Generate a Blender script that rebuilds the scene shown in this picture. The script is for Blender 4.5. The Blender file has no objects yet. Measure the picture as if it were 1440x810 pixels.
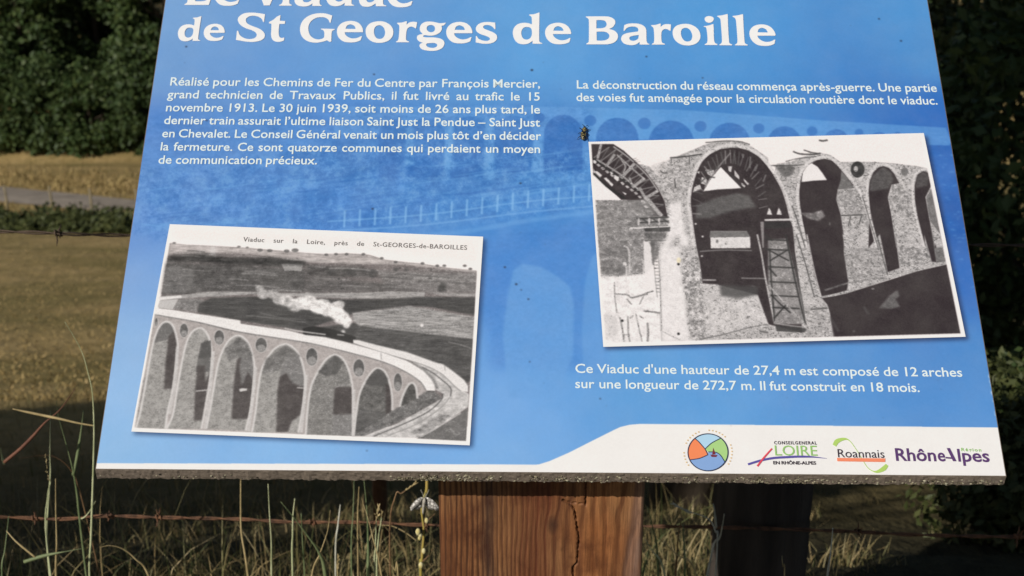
import bpy, math, random
import numpy as np
from mathutils import Matrix, Vector

S = bpy.context.scene
COL = S.collection
random.seed(7)
RNG = np.random.default_rng(11)
R = math.radians

# ------------------------------------------------------------------ camera
PITCH = 22.0
CAM = np.array([0.0, 0.0, 1.6])
cam = bpy.data.cameras.new("camera")
cam.lens = 50.0
cam.sensor_width = 36.0
cam.clip_start = 0.05
cam.clip_end = 2000.0
cam.dof.use_dof = True
cam.dof.focus_distance = 1.47
cam.dof.aperture_fstop = 12.5
camo = bpy.data.objects.new("camera", cam)
COL.objects.link(camo)
camo.location = CAM
camo.rotation_euler = (R(90 - PITCH), 0, 0)
S.camera = camo

# ------------------------------------------------------------------ light
SUN_EL, SUN_AZ = 33.0, 41.0          # height, and angle to the left of straight behind the viewer
to_sun = Vector((-math.sin(R(SUN_AZ)) * math.cos(R(SUN_EL)), -math.cos(R(SUN_AZ)) * math.cos(R(SUN_EL)), math.sin(R(SUN_EL))))
sun = bpy.data.lights.new("sun", 'SUN')
sun.energy = 3.85
sun.angle = R(0.5)
sun.color = (1.0, 0.95, 0.87)
suno = bpy.data.objects.new("sun", sun)
COL.objects.link(suno)
suno.rotation_euler = to_sun.to_track_quat('Z', 'Y').to_euler()
suno.location = to_sun * 20
world = bpy.data.worlds.new("World")
S.world = world
world.use_nodes = True
wn = world.node_tree
sky = wn.nodes.new('ShaderNodeTexSky')
sky.sky_type = 'NISHITA'
sky.sun_disc = False
sky.sun_elevation = R(SUN_EL)
sky.sun_rotation = R(180 + SUN_AZ)
wn.links.new(sky.outputs[0], wn.nodes['Background'].inputs[0])
wn.nodes['Background'].inputs[1].default_value = 0.05
S.view_settings.view_transform = 'Standard'
S.view_settings.look = 'None'
S.view_settings.exposure = 0.0
S.view_settings.gamma = 1.0
S.cycles.max_bounces = 6

# ------------------------------------------------------------------ small helpers
def lin(c):
    c = np.asarray(c, dtype=float) / 255.0
    return np.where(c <= 0.04045, c / 12.92, ((c + 0.055) / 1.055) ** 2.4)

def srgb(l):
    l = np.clip(l, 0, 1)
    return np.where(l <= 0.0031308, l * 12.92, 1.055 * l ** (1 / 2.4) - 0.055)

def tag(o, label=None, cat=None, group=None, kind=None):
    if label: o["label"] = label
    if cat: o["category"] = cat
    if group: o["group"] = group
    if kind: o["kind"] = kind
    return o

def empty(name, loc=(0, 0, 0), **k):
    o = bpy.data.objects.new(name, None)
    o.empty_display_size = 0.05
    COL.objects.link(o)
    o.location = loc
    return tag(o, **k)

def mesh_np(name, verts, faces, mat=None, parent=None, smooth=False, loc=None):
    """verts Nx3; faces: array MxK or list of arrays of the same or different K"""
    me = bpy.data.meshes.new(name)
    verts = np.asarray(verts, dtype=np.float32).reshape(-1, 3)
    fl = faces if isinstance(faces, list) and len(faces) and isinstance(faces[0], np.ndarray) else [np.asarray(faces)]
    me.vertices.add(len(verts))
    me.vertices.foreach_set("co", verts.ravel())
    idx = np.concatenate([f.ravel() for f in fl]).astype(np.int32)
    tot = np.concatenate([np.full(len(f), f.shape[1]) for f in fl]).astype(np.int32)
    start = np.concatenate([[0], np.cumsum(tot)[:-1]]).astype(np.int32)
    me.loops.add(len(idx))
    me.loops.foreach_set("vertex_index", idx)
    me.polygons.add(len(tot))
    me.polygons.foreach_set("loop_start", start)
    me.polygons.foreach_set("loop_total", tot)
    if smooth:
        me.polygons.foreach_set("use_smooth", np.ones(len(tot), dtype=bool))
    me.update(calc_edges=True)
    me.validate()
    if mat: me.materials.append(mat)
    o = bpy.data.objects.new(name, me)
    COL.objects.link(o)
    if parent: o.parent = parent
    if loc is not None: o.location = loc
    return o

def add_uv(o, uvfun):
    me = o.data
    lay = me.uv_layers.new(name="UVMap")
    co = np.empty(len(me.vertices) * 3, dtype=np.float32)
    me.vertices.foreach_get("co", co)
    co = co.reshape(-1, 3)
    vi = np.empty(len(me.loops), dtype=np.int32)
    me.loops.foreach_get("vertex_index", vi)
    uv = uvfun(co)[vi]
    lay.data.foreach_set("uv", uv.astype(np.float32).ravel())

def catmull(pts, n=6, closed=False):
    P = np.asarray(pts, dtype=float)
    if closed:
        Q = np.vstack([P[-1:], P, P[:2]])
    else:
        Q = np.vstack([2 * P[0] - P[1], P, 2 * P[-1] - P[-2]])
    out = []
    for i in range(1, len(Q) - 2):
        a, b, c, d = Q[i - 1], Q[i], Q[i + 1], Q[i + 2]
        for k in range(n):
            t = k / n
            out.append(0.5 * (2 * b + (c - a) * t + (2 * a - 5 * b + 4 * c - d) * t * t + (3 * b - a - 3 * c + d) * t ** 3))
    if not closed: out.append(P[-1])
    return np.array(out)

def tube(points, radii, sides=6, cap=True):
    P = np.asarray(points, dtype=float)
    n = len(P)
    rad = np.interp(np.linspace(0, 1, n), np.linspace(0, 1, len(radii)), radii)
    T = np.gradient(P, axis=0)
    T /= np.linalg.norm(T, axis=1)[:, None] + 1e-12
    up = np.array([0.13, 0.97, 0.21])
    A = np.cross(T, up); A /= np.linalg.norm(A, axis=1)[:, None] + 1e-12
    B = np.cross(T, A)
    ang = np.arange(sides) * 2 * math.pi / sides
    V = (P[:, None, :] + rad[:, None, None] * (np.cos(ang)[None, :, None] * A[:, None, :] + np.sin(ang)[None, :, None] * B[:, None, :])).reshape(-1, 3)
    F = []
    for i in range(n - 1):
        for k in range(sides):
            F.append((i * sides + k, i * sides + (k + 1) % sides, (i + 1) * sides + (k + 1) % sides, (i + 1) * sides + k))
    fl = [np.array(F)]
    if cap:
        c0, c1 = len(V), len(V) + 1
        V = np.vstack([V, P[0], P[-1]])
        fl.append(np.array([(c0, (k + 1) % sides, k) for k in range(sides)] + [(c1, (n - 1) * sides + k, (n - 1) * sides + (k + 1) % sides) for k in range(sides)]))
    return V, fl

def merge(parts):
    V, F3, F4, off = [], [], [], 0
    for v, fl in parts:
        for f in fl:
            (F3 if f.shape[1] == 3 else F4).append(f + off)
        V.append(v); off += len(v)
    out = []
    if F4: out.append(np.vstack(F4))
    if F3: out.append(np.vstack(F3))
    return np.vstack(V), out

def ellipsoid(c, r, rot=None, nu=14, nv=9):
    u = np.linspace(0, 2 * math.pi, nu, endpoint=False)
    v = np.linspace(0.02, math.pi - 0.02, nv)
    X = np.stack([np.outer(np.sin(v), np.cos(u)), np.outer(np.sin(v), np.sin(u)), np.outer(np.cos(v), np.ones(nu))], -1).reshape(-1, 3) * np.array(r)
    if rot is not None: X = X @ np.array(rot).T
    F = [(i * nu + k, (i + 1) * nu + k, (i + 1) * nu + (k + 1) % nu, i * nu + (k + 1) % nu) for i in range(nv - 1) for k in range(nu)]
    return X + np.array(c), [np.array(F)]

# ------------------------------------------------------------------ materials
class NT:
    def __init__(s, name, rough=0.7, spec=0.3):
        s.m = bpy.data.materials.new(name); s.m.use_nodes = True
        s.t = s.m.node_tree; s.n = s.t.nodes
        s.b = s.n['Principled BSDF']
        s.b.inputs['Roughness'].default_value = rough
        s.b.inputs['Specular IOR Level'].default_value = spec
    def new(s, typ, **kw):
        n = s.n.new(typ)
        for k, v in kw.items():
            if k in n.inputs: n.inputs[k].default_value = v
            else: setattr(n, k, v)
        return n
    def link(s, a, b): s.t.links.new(a, b)
    def coords(s, scale=(1, 1, 1), which='Object', rot=(0, 0, 0)):
        tc = s.new('ShaderNodeTexCoord'); mp = s.new('ShaderNodeMapping')
        mp.inputs['Scale'].default_value = scale; mp.inputs['Rotation'].default_value = rot
        s.link(tc.outputs[which], mp.inputs[0]); return mp.outputs[0]
    def noise(s, vec, scale, detail=4, rough=0.55, dist=0.0):
        n = s.new('ShaderNodeTexNoise'); n.inputs['Scale'].default_value = scale
        n.inputs['Detail'].default_value = detail; n.inputs['Roughness'].default_value = rough
        n.inputs['Distortion'].default_value = dist
        s.link(vec, n.inputs['Vector']); return n.outputs['Fac']
    def ramp(s, fac, stops):
        r = s.new('ShaderNodeValToRGB'); e = r.color_ramp.elements
        while len(e) < len(stops): e.new(0.5)
        for el, (p, c) in zip(e, stops):
            el.position = p; el.color = (c[0], c[1], c[2], 1)
        s.link(fac, r.inputs[0]); return r.outputs[0]
    def mix(s, fac, a, b, mode='MIX'):
        m = s.new('ShaderNodeMix', data_type='RGBA', blend_type=mode)
        if isinstance(fac, (int, float)): m.inputs[0].default_value = fac
        else: s.link(fac, m.inputs[0])
        for sock, v in ((m.inputs[6], a), (m.inputs[7], b)):
            if isinstance(v, (tuple, list, np.ndarray)): sock.default_value = (v[0], v[1], v[2], 1)
            else: s.link(v, sock)
        return m.outputs[2]
    def base(s, v):
        if isinstance(v, (tuple, list, np.ndarray)): s.b.inputs['Base Color'].default_value = (v[0], v[1], v[2], 1)
        else: s.link(v, s.b.inputs['Base Color'])
    def bump(s, h, strength=0.3, dist=0.01):
        b = s.new('ShaderNodeBump'); b.inputs['Strength'].default_value = strength; b.inputs['Distance'].default_value = dist
        s.link(h, b.inputs['Height']); s.link(b.outputs[0], s.b.inputs['Normal'])
    def island(s):
        g = s.new('ShaderNodeNewGeometry'); return g.outputs['Random Per Island']

def two_tone(name, a, b, scale=8, rough=0.7, spec=0.3, bump=0.0, bdist=0.01, detail=5, stretch=(1, 1, 1), lo=0.35, hi=0.65):
    t = NT(name, rough, spec); v = t.coords(stretch)
    f = t.noise(v, scale, detail)
    t.base(t.ramp(f, [(lo, a), (hi, b)]))
    if bump: t.bump(t.noise(v, scale * 3, 4), bump, bdist)
    return t.m

def flat(name, c, rough=0.5):
    """printing ink: plain colour with a faint mottle"""
    t = NT(name, rough, 0.25); a = np.clip(lin(c) * 0.95, 0, 0.82)
    f = t.noise(t.coords(), 60, 2)
    t.base(t.ramp(f, [(0.3, a * 0.965), (0.7, a)])); return t.m

def leafmat(name, dark, mid, light, scale=0.6, transl=0.15):
    t = NT(name, 0.55, 0.25)
    f = t.noise(t.coords(), scale, 3)
    a = t.ramp(f, [(0.3, dark), (0.7, mid)])
    isl = t.new('ShaderNodeMath', operation='POWER'); isl.inputs[1].default_value = 2.2
    t.link(t.island(), isl.inputs[0])
    c = t.mix(isl.outputs[0], a, light)
    t.base(c)
    tr = t.new('ShaderNodeBsdfTranslucent'); t.link(c, tr.inputs[0])
    mx = t.new('ShaderNodeMixShader'); mx.inputs[0].default_value = transl
    out = t.n['Material Output']
    t.link(t.b.outputs[0], mx.inputs[1]); t.link(tr.outputs[0], mx.inputs[2]); t.link(mx.outputs[0], out.inputs[0])
    return t.m

def blademat(name, cols, rough=0.6, transl=0.2):
    t = NT(name, rough, 0.25)
    c = t.ramp(t.island(), [(i / (len(cols) - 1), x) for i, x in enumerate(cols)])
    t.base(c)
    tr = t.new('ShaderNodeBsdfTranslucent'); t.link(c, tr.inputs[0])
    mx = t.new('ShaderNodeMixShader'); mx.inputs[0].default_value = transl
    t.link(t.b.outputs[0], mx.inputs[1]); t.link(tr.outputs[0], mx.inputs[2]); t.link(mx.outputs[0], t.n['Material Output'].inputs[0])
    return t.m

# ------------------------------------------------------------------ the lie of the land
PD = np.array([-400, 2.35, 3.0, 4.0, 6.0, 8.0, 12, 20, 30, 40, 50, 56, 62, 75, 110, 160, 260, 420, 900])
PT = np.array([0, 0, .640, .600, .545, .500, .455, .405, .372, .352, .3425, .3235, .3185, .306, 0, 0, 0, 0, 0])
PZ = np.where(PT > 0, 1.6 - PT * PD, 0.0)
PZ[0] = 0.0; PZ[1] = 0.0
PZ[-5:] = [-19, -6, 22, 55, 70]
def wob(x, y):
    return (np.sin(x * 0.9 + y * 0.37) * np.sin(y * 0.71 - x * 0.23) * 0.5 + np.sin(x * 0.31 + 2.0) * np.sin(y * 0.23 + x * 0.11)) * 0.5
def ground_z(x, y):
    x = np.asarray(x, dtype=float); y = np.asarray(y, dtype=float)
    z = np.interp(y, PD, PZ)
    amp = np.clip((y - 4) / 30, 0, 1) * np.clip((140 - y) / 60, 0, 1) * 0.12
    amp = amp * np.clip(np.abs(y - 54) / 6 - 0.4, 0, 1)
    far = np.clip((y - 120) / 200, 0, 1) * 9 * np.sin(x * 0.012 + 1) * np.cos(y * 0.008)
    return z + amp * wob(x, y) + far

CP, SP = math.cos(R(PITCH)), math.sin(R(PITCH))
def ray(px, py):
    a, b = (px - 720) / 2000.0, -(py - 405) / 2000.0
    return np.array([a, b * SP + CP, b * CP - SP])
def at(px, py, Y):
    d = ray(px, py); return CAM + d * (Y / d[1])
def on_ground(px, py):
    d = ray(px, py)
    ts = np.linspace(1.0, 200, 60000)
    P = CAM[None] + ts[:, None] * d[None]
    h = P[:, 2] - ground_z(P[:, 0], P[:, 1])
    i = int(np.argmax(h < 0))
    return P[i]

ys = np.concatenate([np.linspace(-60, 1.5, 30), np.arange(1.6, 9, 0.06), np.arange(9, 40, 0.3), np.arange(40, 64, 0.25), np.arange(64, 120, 1.0), np.linspace(121, 800, 90)])
xs = np.concatenate([np.linspace(-500, -42, 50), np.arange(-40, -6, 0.6), np.arange(-6, 6, 0.09), np.arange(6, 40, 0.6), np.linspace(42, 500, 50)])
GX, GY = np.meshgrid(xs, ys)
GZ = ground_z(GX, GY)
near = np.clip(1 - np.abs(GX) / 8, 0, 1) * np.clip(1 - np.abs(GY - 4) / 6, 0, 1)
GZ = GZ + near * (RNG.random(GZ.shape) - 0.5) * 0.03
nx, ny = len(xs), len(ys)
ii = (np.arange(ny - 1)[:, None] * nx + np.arange(nx - 1)[None, :]).ravel()
gt = NT("meadow_soil", 0.95, 0.1)
gv = gt.coords((1, 1, 1))
gbig = gt.noise(gt.coords((0.5, 0.8, 0.5)), 0.45, 5, 0.6)
gmid = gt.noise(gt.coords((1.0, 0.45, 1)), 2.2, 6, 0.65)
gfin = gt.noise(gt.coords((1.0, 0.5, 1)), 9, 5, 0.7)
c1 = gt.ramp(gmid, [(0.3, lin((142, 122, 78))), (0.5, lin((172, 148, 102))), (0.72, lin((194, 168, 122)))])
c2 = gt.ramp(gfin, [(0.3, lin((130, 112, 66))), (0.7, lin((186, 158, 108)))])
c3 = gt.mix(0.5, c1, c2)
c4 = gt.mix(gt.ramp(gbig, [(0.40, (0, 0, 0)), (0.62, (0.6, 0.6, 0.6))]), c3, lin((106, 100, 56)))
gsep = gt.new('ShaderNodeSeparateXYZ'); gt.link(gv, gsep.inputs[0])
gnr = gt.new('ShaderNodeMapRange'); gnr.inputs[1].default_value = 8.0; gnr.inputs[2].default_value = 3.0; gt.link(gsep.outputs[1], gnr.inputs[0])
c5 = gt.mix(gnr.outputs[0], c4, gt.ramp(gfin, [(0.3, (0.022, 0.020, 0.011)), (0.7, (0.070, 0.062, 0.034))]))   # near ground painted darker to deepen the shade on the bank
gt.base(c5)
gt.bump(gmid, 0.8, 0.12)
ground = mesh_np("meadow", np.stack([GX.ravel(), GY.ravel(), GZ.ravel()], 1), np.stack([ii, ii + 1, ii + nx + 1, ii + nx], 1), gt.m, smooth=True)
tag(ground, kind="structure")

# country road crossing the valley
def road():
    top = [on_ground(0, 263), on_ground(190, 282)]
    bot = [on_ground(0, 284), on_ground(190, 298)]
    def edge(p, q, s): return p[:2] + (q[:2] - p[:2]) * s
    V, F = [], []
    n, k = 260, 8
    for i in range(n + 1):
        s = -6 + 14 * i / n
        a, b = edge(bot[0], bot[1], s), edge(top[0], top[1], s)
        for j in range(k + 1):
            p = a + (b - a) * j / k
            V.append((p[0], p[1], float(ground_z(p[0], p[1])) + 0.03 + 0.03 * math.sin(math.pi * j / k)))
    for i in range(n):
        for j in range(k):
            q = i * (k + 1) + j
            F.append((q, q + k + 1, q + k + 2, q + 1))
    m = two_tone("asphalt", lin((132, 122, 110)), lin((158, 146, 132)), 1.4, 0.9, 0.2, 0.2, 0.01, 6)
    tag(mesh_np("road", np.array(V), np.array(F), m), kind="structure")
road()

# ------------------------------------------------------------------ the panel's own frame
O = np.array([0.0393314, 1.23381687, 0.90457533])
M = np.array([[0.99994058, 0.00459757, 0.00988402], [0.00289004, 0.76245468, -0.64703517], [-0.01051091, 0.64702529, 0.76239608]])
PANEL_H = 0.675
THICK = 0.0125
def on_board(px, py):
    """photograph measurement -> metres across and up the printed sheet"""
    d = ray(px, py); t = ((O - CAM) @ M[:, 2]) / (d @ M[:, 2])
    q = M.T @ (CAM + d * t - O); return np.array([q[0], q[1]])
def ob(pts):
    p = np.array([q[:2] for q in pts], dtype=float)
    a, b = (p[:, 0] - 720) / 2000.0, -(p[:, 1] - 405) / 2000.0
    d = np.stack([a, b * SP + CP, b * CP - SP], 1)
    t = ((O - CAM) @ M[:, 2]) / (d @ M[:, 2])
    return ((CAM + d * t[:, None] - O) @ M)[:, :2]
def zf(ox, oy, s):
    return lambda pts: [(ox + p[0] / s, oy + p[1] / s) for p in pts]

sign = empty("information_sign", (0.03, 1.35, 0), label="blue viaduct information sign with a slanted printed board on a thick wooden post", cat="information sign")
MB = Matrix([list(M[0]) + [O[0] - 0.03], list(M[1]) + [O[1] - 1.35], list(M[2]) + [O[2]], [0, 0, 0, 1]])
def board_child(o, parent=None):
    o.parent = parent or sign
    if parent is None: o.matrix_local = MB
    return o

# ------------------------------------------------------------------ ink on the sheet: a small painter
class Canvas:
    def __init__(s, u0, v0, u1, v1, res, col):
        s.u0, s.v0, s.u1, s.v1 = u0, v0, u1, v1
        s.W, s.H = int((u1 - u0) * res), int((v1 - v0) * res)
        s.res = res
        s.a = np.ones((s.H, s.W, 3), dtype=np.float32) * np.array(col, dtype=np.float32)
        s.rng = np.random.default_rng(5)
    def px(s, pts):
        q = ob(pts); return np.stack([(q[:, 0] - s.u0) * s.res, (q[:, 1] - s.v0) * s.res], 1)
    def noise(s, cell, seed=0, aspect=1.0):
        r = np.random.default_rng(seed)
        cy, cx = cell, cell * aspect
        gh, gw = int(s.H / cy) + 3, int(s.W / cx) + 3
        g = r.random((gh, gw)).astype(np.float32)
        yy = np.arange(s.H) / cy; xx = np.arange(s.W) / cx
        y0 = yy.astype(int); x0 = xx.astype(int)
        fy = (yy - y0)[:, None]; fx = (xx - x0)[None, :]
        fy = fy * fy * (3 - 2 * fy); fx = fx * fx * (3 - 2 * fx)
        A = g[y0][:, x0]; B = g[y0][:, x0 + 1]; C = g[y0 + 1][:, x0]; D = g[y0 + 1][:, x0 + 1]
        return (A * (1 - fx) + B * fx) * (1 - fy) + (C * (1 - fx) + D * fx) * fy - 0.5
    def fractal(s, cell, seed=0, aspect=1.0, oct=4, pers=0.6):
        out = 0; amp = 1; tot = 0
        for k in range(oct):
            if cell / 2 ** k < 0.9: break
            out = out + amp * s.noise(cell / 2 ** k, seed + k * 17, aspect); tot += amp; amp *= pers
        return out / tot * 2
    def mask(s, P, box=None):
        """coverage of polygon P (pixels), inside box (x0, y0, x1, y1)"""
        bx0, by0, bx1, by1 = box or (0, 0, s.W, s.H)
        m = np.zeros((by1 - by0, bx1 - bx0), dtype=np.float32)
        x, y = P[:, 0] - bx0, P[:, 1] - by0
        x2, y2 = np.roll(x, -1), np.roll(y, -1)
        H, W = m.shape
        ymin, ymax = max(0, int(math.floor(y.min()))), min(H - 1, int(math.ceil(y.max())))
        for r in range(ymin, ymax + 1):
            for sub in (0.25, 0.75):
                yy = r + sub
                c = (y <= yy) != (y2 <= yy)
                if not c.any(): continue
                xx = np.sort(x[c] + (yy - y[c]) / (y2[c] - y[c]) * (x2[c] - x[c])).tolist()
                for a, b in zip(xx[0::2], xx[1::2]):
                    a = max(a, 0.0); b = min(b, float(W))
                    if b <= a: continue
                    i0, i1 = int(a), int(math.ceil(b))
                    if i1 - i0 == 1: m[r, i0] += 0.5 * (b - a); continue
                    m[r, i0] += 0.5 * (i0 + 1 - a); m[r, i1 - 1] += 0.5 * (b - i1 + 1)
                    if i1 - i0 > 2: m[r, i0 + 1:i1 - 1] += 0.5
        return np.clip(m, 0, 1)
    def blur(s, m, r):
        if r < 0.3: return m
        for _ in range(3):
            n = max(1, int(round(r)))
            for ax in (0, 1):
                p = np.pad(m, [(n + (1 if a == ax else 0), n) if a == ax else (0, 0) for a in (0, 1)], mode='edge')
                c = np.cumsum(p, axis=ax, dtype=np.float64)
                L = c.shape[ax]
                m = ((c[2 * n + 1:] - c[:L - 2 * n - 1]) if ax == 0 else (c[:, 2 * n + 1:] - c[:, :L - 2 * n - 1])) / (2 * n + 1)
        return m.astype(np.float32)
    def put(s, m, col, alpha=1.0, tex=None, box=None):
        col = np.array(col if np.ndim(col) else (col, col, col), dtype=np.float32)
        sl = (slice(None), slice(None)) if box is None else (slice(box[1], box[3]), slice(box[0], box[2]))
        t = col[None, None, :] + (0 if tex is None else tex[sl][..., None])
        w = (m * alpha)[..., None]
        s.a[sl] = s.a[sl] * (1 - w) + t * w
    def paint(s, P, col, alpha, blur, tex):
        pad = int(3.2 * max(1, blur)) + 2
        x0, y0 = max(0, int(P[:, 0].min()) - pad), max(0, int(P[:, 1].min()) - pad)
        x1, y1 = min(s.W, int(P[:, 0].max()) + pad), min(s.H, int(P[:, 1].max()) + pad)
        if x1 <= x0 or y1 <= y0: return
        box = (x0, y0, x1, y1)
        s.put(s.blur(s.mask(P, box), blur), col, alpha, tex, box)
    def poly(s, pts, col, alpha=1.0, blur=0, tex=None, smooth=False):
        p = [q[:2] for q in pts]
        if smooth: p = catmull(p, 6, True)
        s.paint(s.px(p), col, alpha, blur, tex)
    def stroke(s, pts, w, col, alpha=1.0, blur=0, smooth=True, tex=None, wend=None):
        p = catmull(pts, 6) if smooth and len(pts) > 2 else np.array(pts, dtype=float)
        q = s.px(p)
        d = np.gradient(q, axis=0); d /= np.linalg.norm(d, axis=1)[:, None] + 1e-9
        n = np.stack([-d[:, 1], d[:, 0]], 1)
        ww = np.linspace(w, w if wend is None else wend, len(q))[:, None] * 0.5 * s.res / 1422.0
        s.paint(np.vstack([q + n * ww, (q - n * ww)[::-1]]), col, alpha, blur, tex)
    def disc(s, c, rx, ry, col, alpha=1.0, blur=0, tex=None):
        t = np.linspace(0, 2 * math.pi, 28, endpoint=False)
        s.poly([(c[0] + rx * math.cos(k), c[1] + ry * math.sin(k)) for k in t], col, alpha, blur, tex)
    def image(s, name, gain=0.95):
        l = lin(np.clip(s.a, 0, 255)) * gain
        rgb = srgb(np.clip(l, 0, 0.80))
        im = bpy.data.images.new(name, s.W, s.H, alpha=False)
        buf = np.ones((s.H, s.W, 4), dtype=np.float32); buf[..., :3] = rgb
        im.pixels.foreach_set(buf.ravel()); im.update(); im.pack()
        return im
    def material(s, name, rough=0.42):
        t = NT(name, rough, 0.35)
        tx = t.new('ShaderNodeTexImage'); tx.image = s.image(name); tx.interpolation = 'Cubic'; tx.extension = 'EXTEND'
        uv = t.new('ShaderNodeUVMap'); uv.uv_map = "UVMap"; t.link(uv.outputs[0], tx.inputs[0])
        f = t.noise(t.coords(), 30, 5, 0.6)
        t.base(t.mix(t.ramp(f, [(0.35, (0, 0, 0)), (0.75, (0.05, 0.05, 0.05))]), tx.outputs[0], (0.42, 0.40, 0.36)))
        g = t.ramp(f, [(0.3, (0.36, 0.36, 0.36)), (0.7, (0.52, 0.52, 0.52))]); t.link(g, t.b.inputs['Roughness'])
        return t.m
    def uv(s, o):
        add_uv(o, lambda co: np.stack([(co[:, 0] - s.u0) / (s.u1 - s.u0), (co[:, 1] - s.v0) / (s.v1 - s.v0)], 1))

def sheet(name, P, z, mat, cv=None, th=0.0003, parent=None):
    """thin printed sheet with outline P (metres) lying at height z"""
    n = len(P)
    V = [(p[0], p[1], z) for p in P] + [(p[0], p[1], z - th) for p in P]
    me = bpy.data.meshes.new(name)
    me.from_pydata([tuple(map(float, v)) for v in V], [], [list(range(n))] + [[i, i + n, (i + 1) % n + n, (i + 1) % n] for i in range(n)])
    me.materials.append(mat)
    o = bpy.data.objects.new(name, me); COL.objects.link(o)
    if cv: cv.uv(o)
    return board_child(o, parent)

def paint_sheet():
    c = Canvas(-0.45, 0, 0.45, PANEL_H, 2100, (100, 155, 215))
    # big soft ink colours with the sky's sheen painted in, given where they sit on the sheet: (px, py, rgb)
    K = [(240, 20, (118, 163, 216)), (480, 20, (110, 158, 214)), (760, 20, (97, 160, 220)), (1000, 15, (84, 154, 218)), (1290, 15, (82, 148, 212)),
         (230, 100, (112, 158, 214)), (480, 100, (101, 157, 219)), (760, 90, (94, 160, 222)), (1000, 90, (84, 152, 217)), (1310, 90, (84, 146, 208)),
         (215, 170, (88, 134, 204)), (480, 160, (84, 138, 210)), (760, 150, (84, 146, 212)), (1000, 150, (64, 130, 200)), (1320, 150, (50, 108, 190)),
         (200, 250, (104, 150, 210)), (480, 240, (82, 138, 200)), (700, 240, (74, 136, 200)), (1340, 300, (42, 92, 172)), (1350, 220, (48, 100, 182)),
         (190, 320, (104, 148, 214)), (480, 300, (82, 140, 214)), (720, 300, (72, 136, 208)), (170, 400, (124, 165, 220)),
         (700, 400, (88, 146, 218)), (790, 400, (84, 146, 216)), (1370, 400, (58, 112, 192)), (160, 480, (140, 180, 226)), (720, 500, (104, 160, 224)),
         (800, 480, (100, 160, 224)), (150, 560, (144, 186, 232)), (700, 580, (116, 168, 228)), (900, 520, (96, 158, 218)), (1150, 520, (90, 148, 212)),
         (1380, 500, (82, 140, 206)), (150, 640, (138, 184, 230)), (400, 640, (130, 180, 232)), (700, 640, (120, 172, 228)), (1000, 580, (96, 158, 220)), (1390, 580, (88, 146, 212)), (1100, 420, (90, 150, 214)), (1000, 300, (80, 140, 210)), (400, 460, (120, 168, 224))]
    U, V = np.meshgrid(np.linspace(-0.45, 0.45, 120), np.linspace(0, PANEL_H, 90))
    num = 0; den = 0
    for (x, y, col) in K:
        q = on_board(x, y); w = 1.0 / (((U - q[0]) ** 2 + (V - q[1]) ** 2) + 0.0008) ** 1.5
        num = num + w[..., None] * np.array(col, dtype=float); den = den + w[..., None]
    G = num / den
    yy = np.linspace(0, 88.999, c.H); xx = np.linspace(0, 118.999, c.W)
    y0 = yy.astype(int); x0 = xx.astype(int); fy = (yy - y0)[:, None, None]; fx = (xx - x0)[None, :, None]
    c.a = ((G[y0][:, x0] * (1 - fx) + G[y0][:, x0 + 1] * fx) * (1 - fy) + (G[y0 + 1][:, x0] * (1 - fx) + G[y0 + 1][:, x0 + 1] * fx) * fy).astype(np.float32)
    fine = c.fractal(6, 3, 1.3, 3); med = c.fractal(30, 9, 2.0, 5, 0.7); strk = c.fractal(16, 21, 7.0, 4, 0.7)
    light, dark = (112, 170, 228), (50, 106, 182)
    # tinted old view of the viaduct behind the text
    m = c.blur(c.mask(c.px([(205, 150), (480, 146), (780, 150), (960, 152), (1330, 178), (1345, 240), (1345, 330), (820, 340), (480, 330), (190, 330)])), 14)
    c.put(m, (70, 130, 205), 0.25, (med * 30 + strk * 16 + fine * 10))
    c.poly([(470, 150), (790, 151), (960, 155), (1160, 170), (1330, 180), (1338, 200), (1335, 205), (1160, 200), (960, 196), (830, 196), (470, 190)], light, 0.5, 1, fine * 8)
    c.poly([(200, 168), (470, 150), (830, 152), (828, 260), (740, 262), (480, 330), (200, 330)], (76, 130, 202), 0.35, 12, med * 34 + fine * 18)
    for (x, top, hw, bot) in ((556, 168, 24, 250), (600, 166, 26, 250), (660, 164, 27, 250), (722, 163, 29, 246), (792, 162, 27, 246), (868, 166, 30, 230), (944, 170, 32, 230), (1026, 173, 29, 230), (1103, 178, 24, 230), (1176, 182, 18, 230), (1236, 186, 12, 230)):
        a = 0.68 if x > 750 else 0.42
        h = hw * 1.0
        P = [(x + hw * math.sin(t), top + h - h * math.cos(t)) for t in np.linspace(-math.pi / 2, math.pi / 2, 16)]
        c.poly([(x - hw, bot)] + P + [(x + hw, bot)], dark, a, 1.2, fine * 12 + med * 10)
    for (x, y, r) in ((758, 166, 8), (830, 170, 8.5), (906, 174, 9), (985, 178, 8.5), (1067, 181, 8), (1142, 185, 7.5), (1208, 187, 6), (1262, 190, 5)):
        c.disc((x, y), r, r * 0.9, dark, 0.62, 1)
    for (x, y0_, y1_, w) in ((633, 172, 240, 9), (689, 166, 254, 11), (757, 190, 243, 11), (828, 215, 242, 8), (577, 180, 232, 8)):
        c.poly([(x - w / 2 - 1, y0_), (x + w / 2, y0_), (x + w / 2 + 1, y1_), (x - w / 2 - 4, y1_)], light, 0.6, 1.5, fine * 8)
    c.poly([(740, 246), (840, 236), (840, 262), (700, 258)], (78, 140, 206), 0.5, 3, fine * 20 + strk * 20)
    leafy = c.fractal(26, 61, .9, 6, .82)
    bank = c.blur(c.mask(c.px([(195, 235), (480, 205), (640, 200), (830, 215), (832, 300), (640, 318), (480, 330), (188, 334)])), 12)
    c.put(bank * np.clip(leafy * 2.2, 0, 1), (126, 176, 228), 0.42); c.put(bank * np.clip(-leafy * 2.4, 0, 1), (50, 104, 176), 0.42)
    up = c.blur(c.mask(c.px([(440, 150), (830, 150), (828, 240), (430, 250)])), 10)
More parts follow.
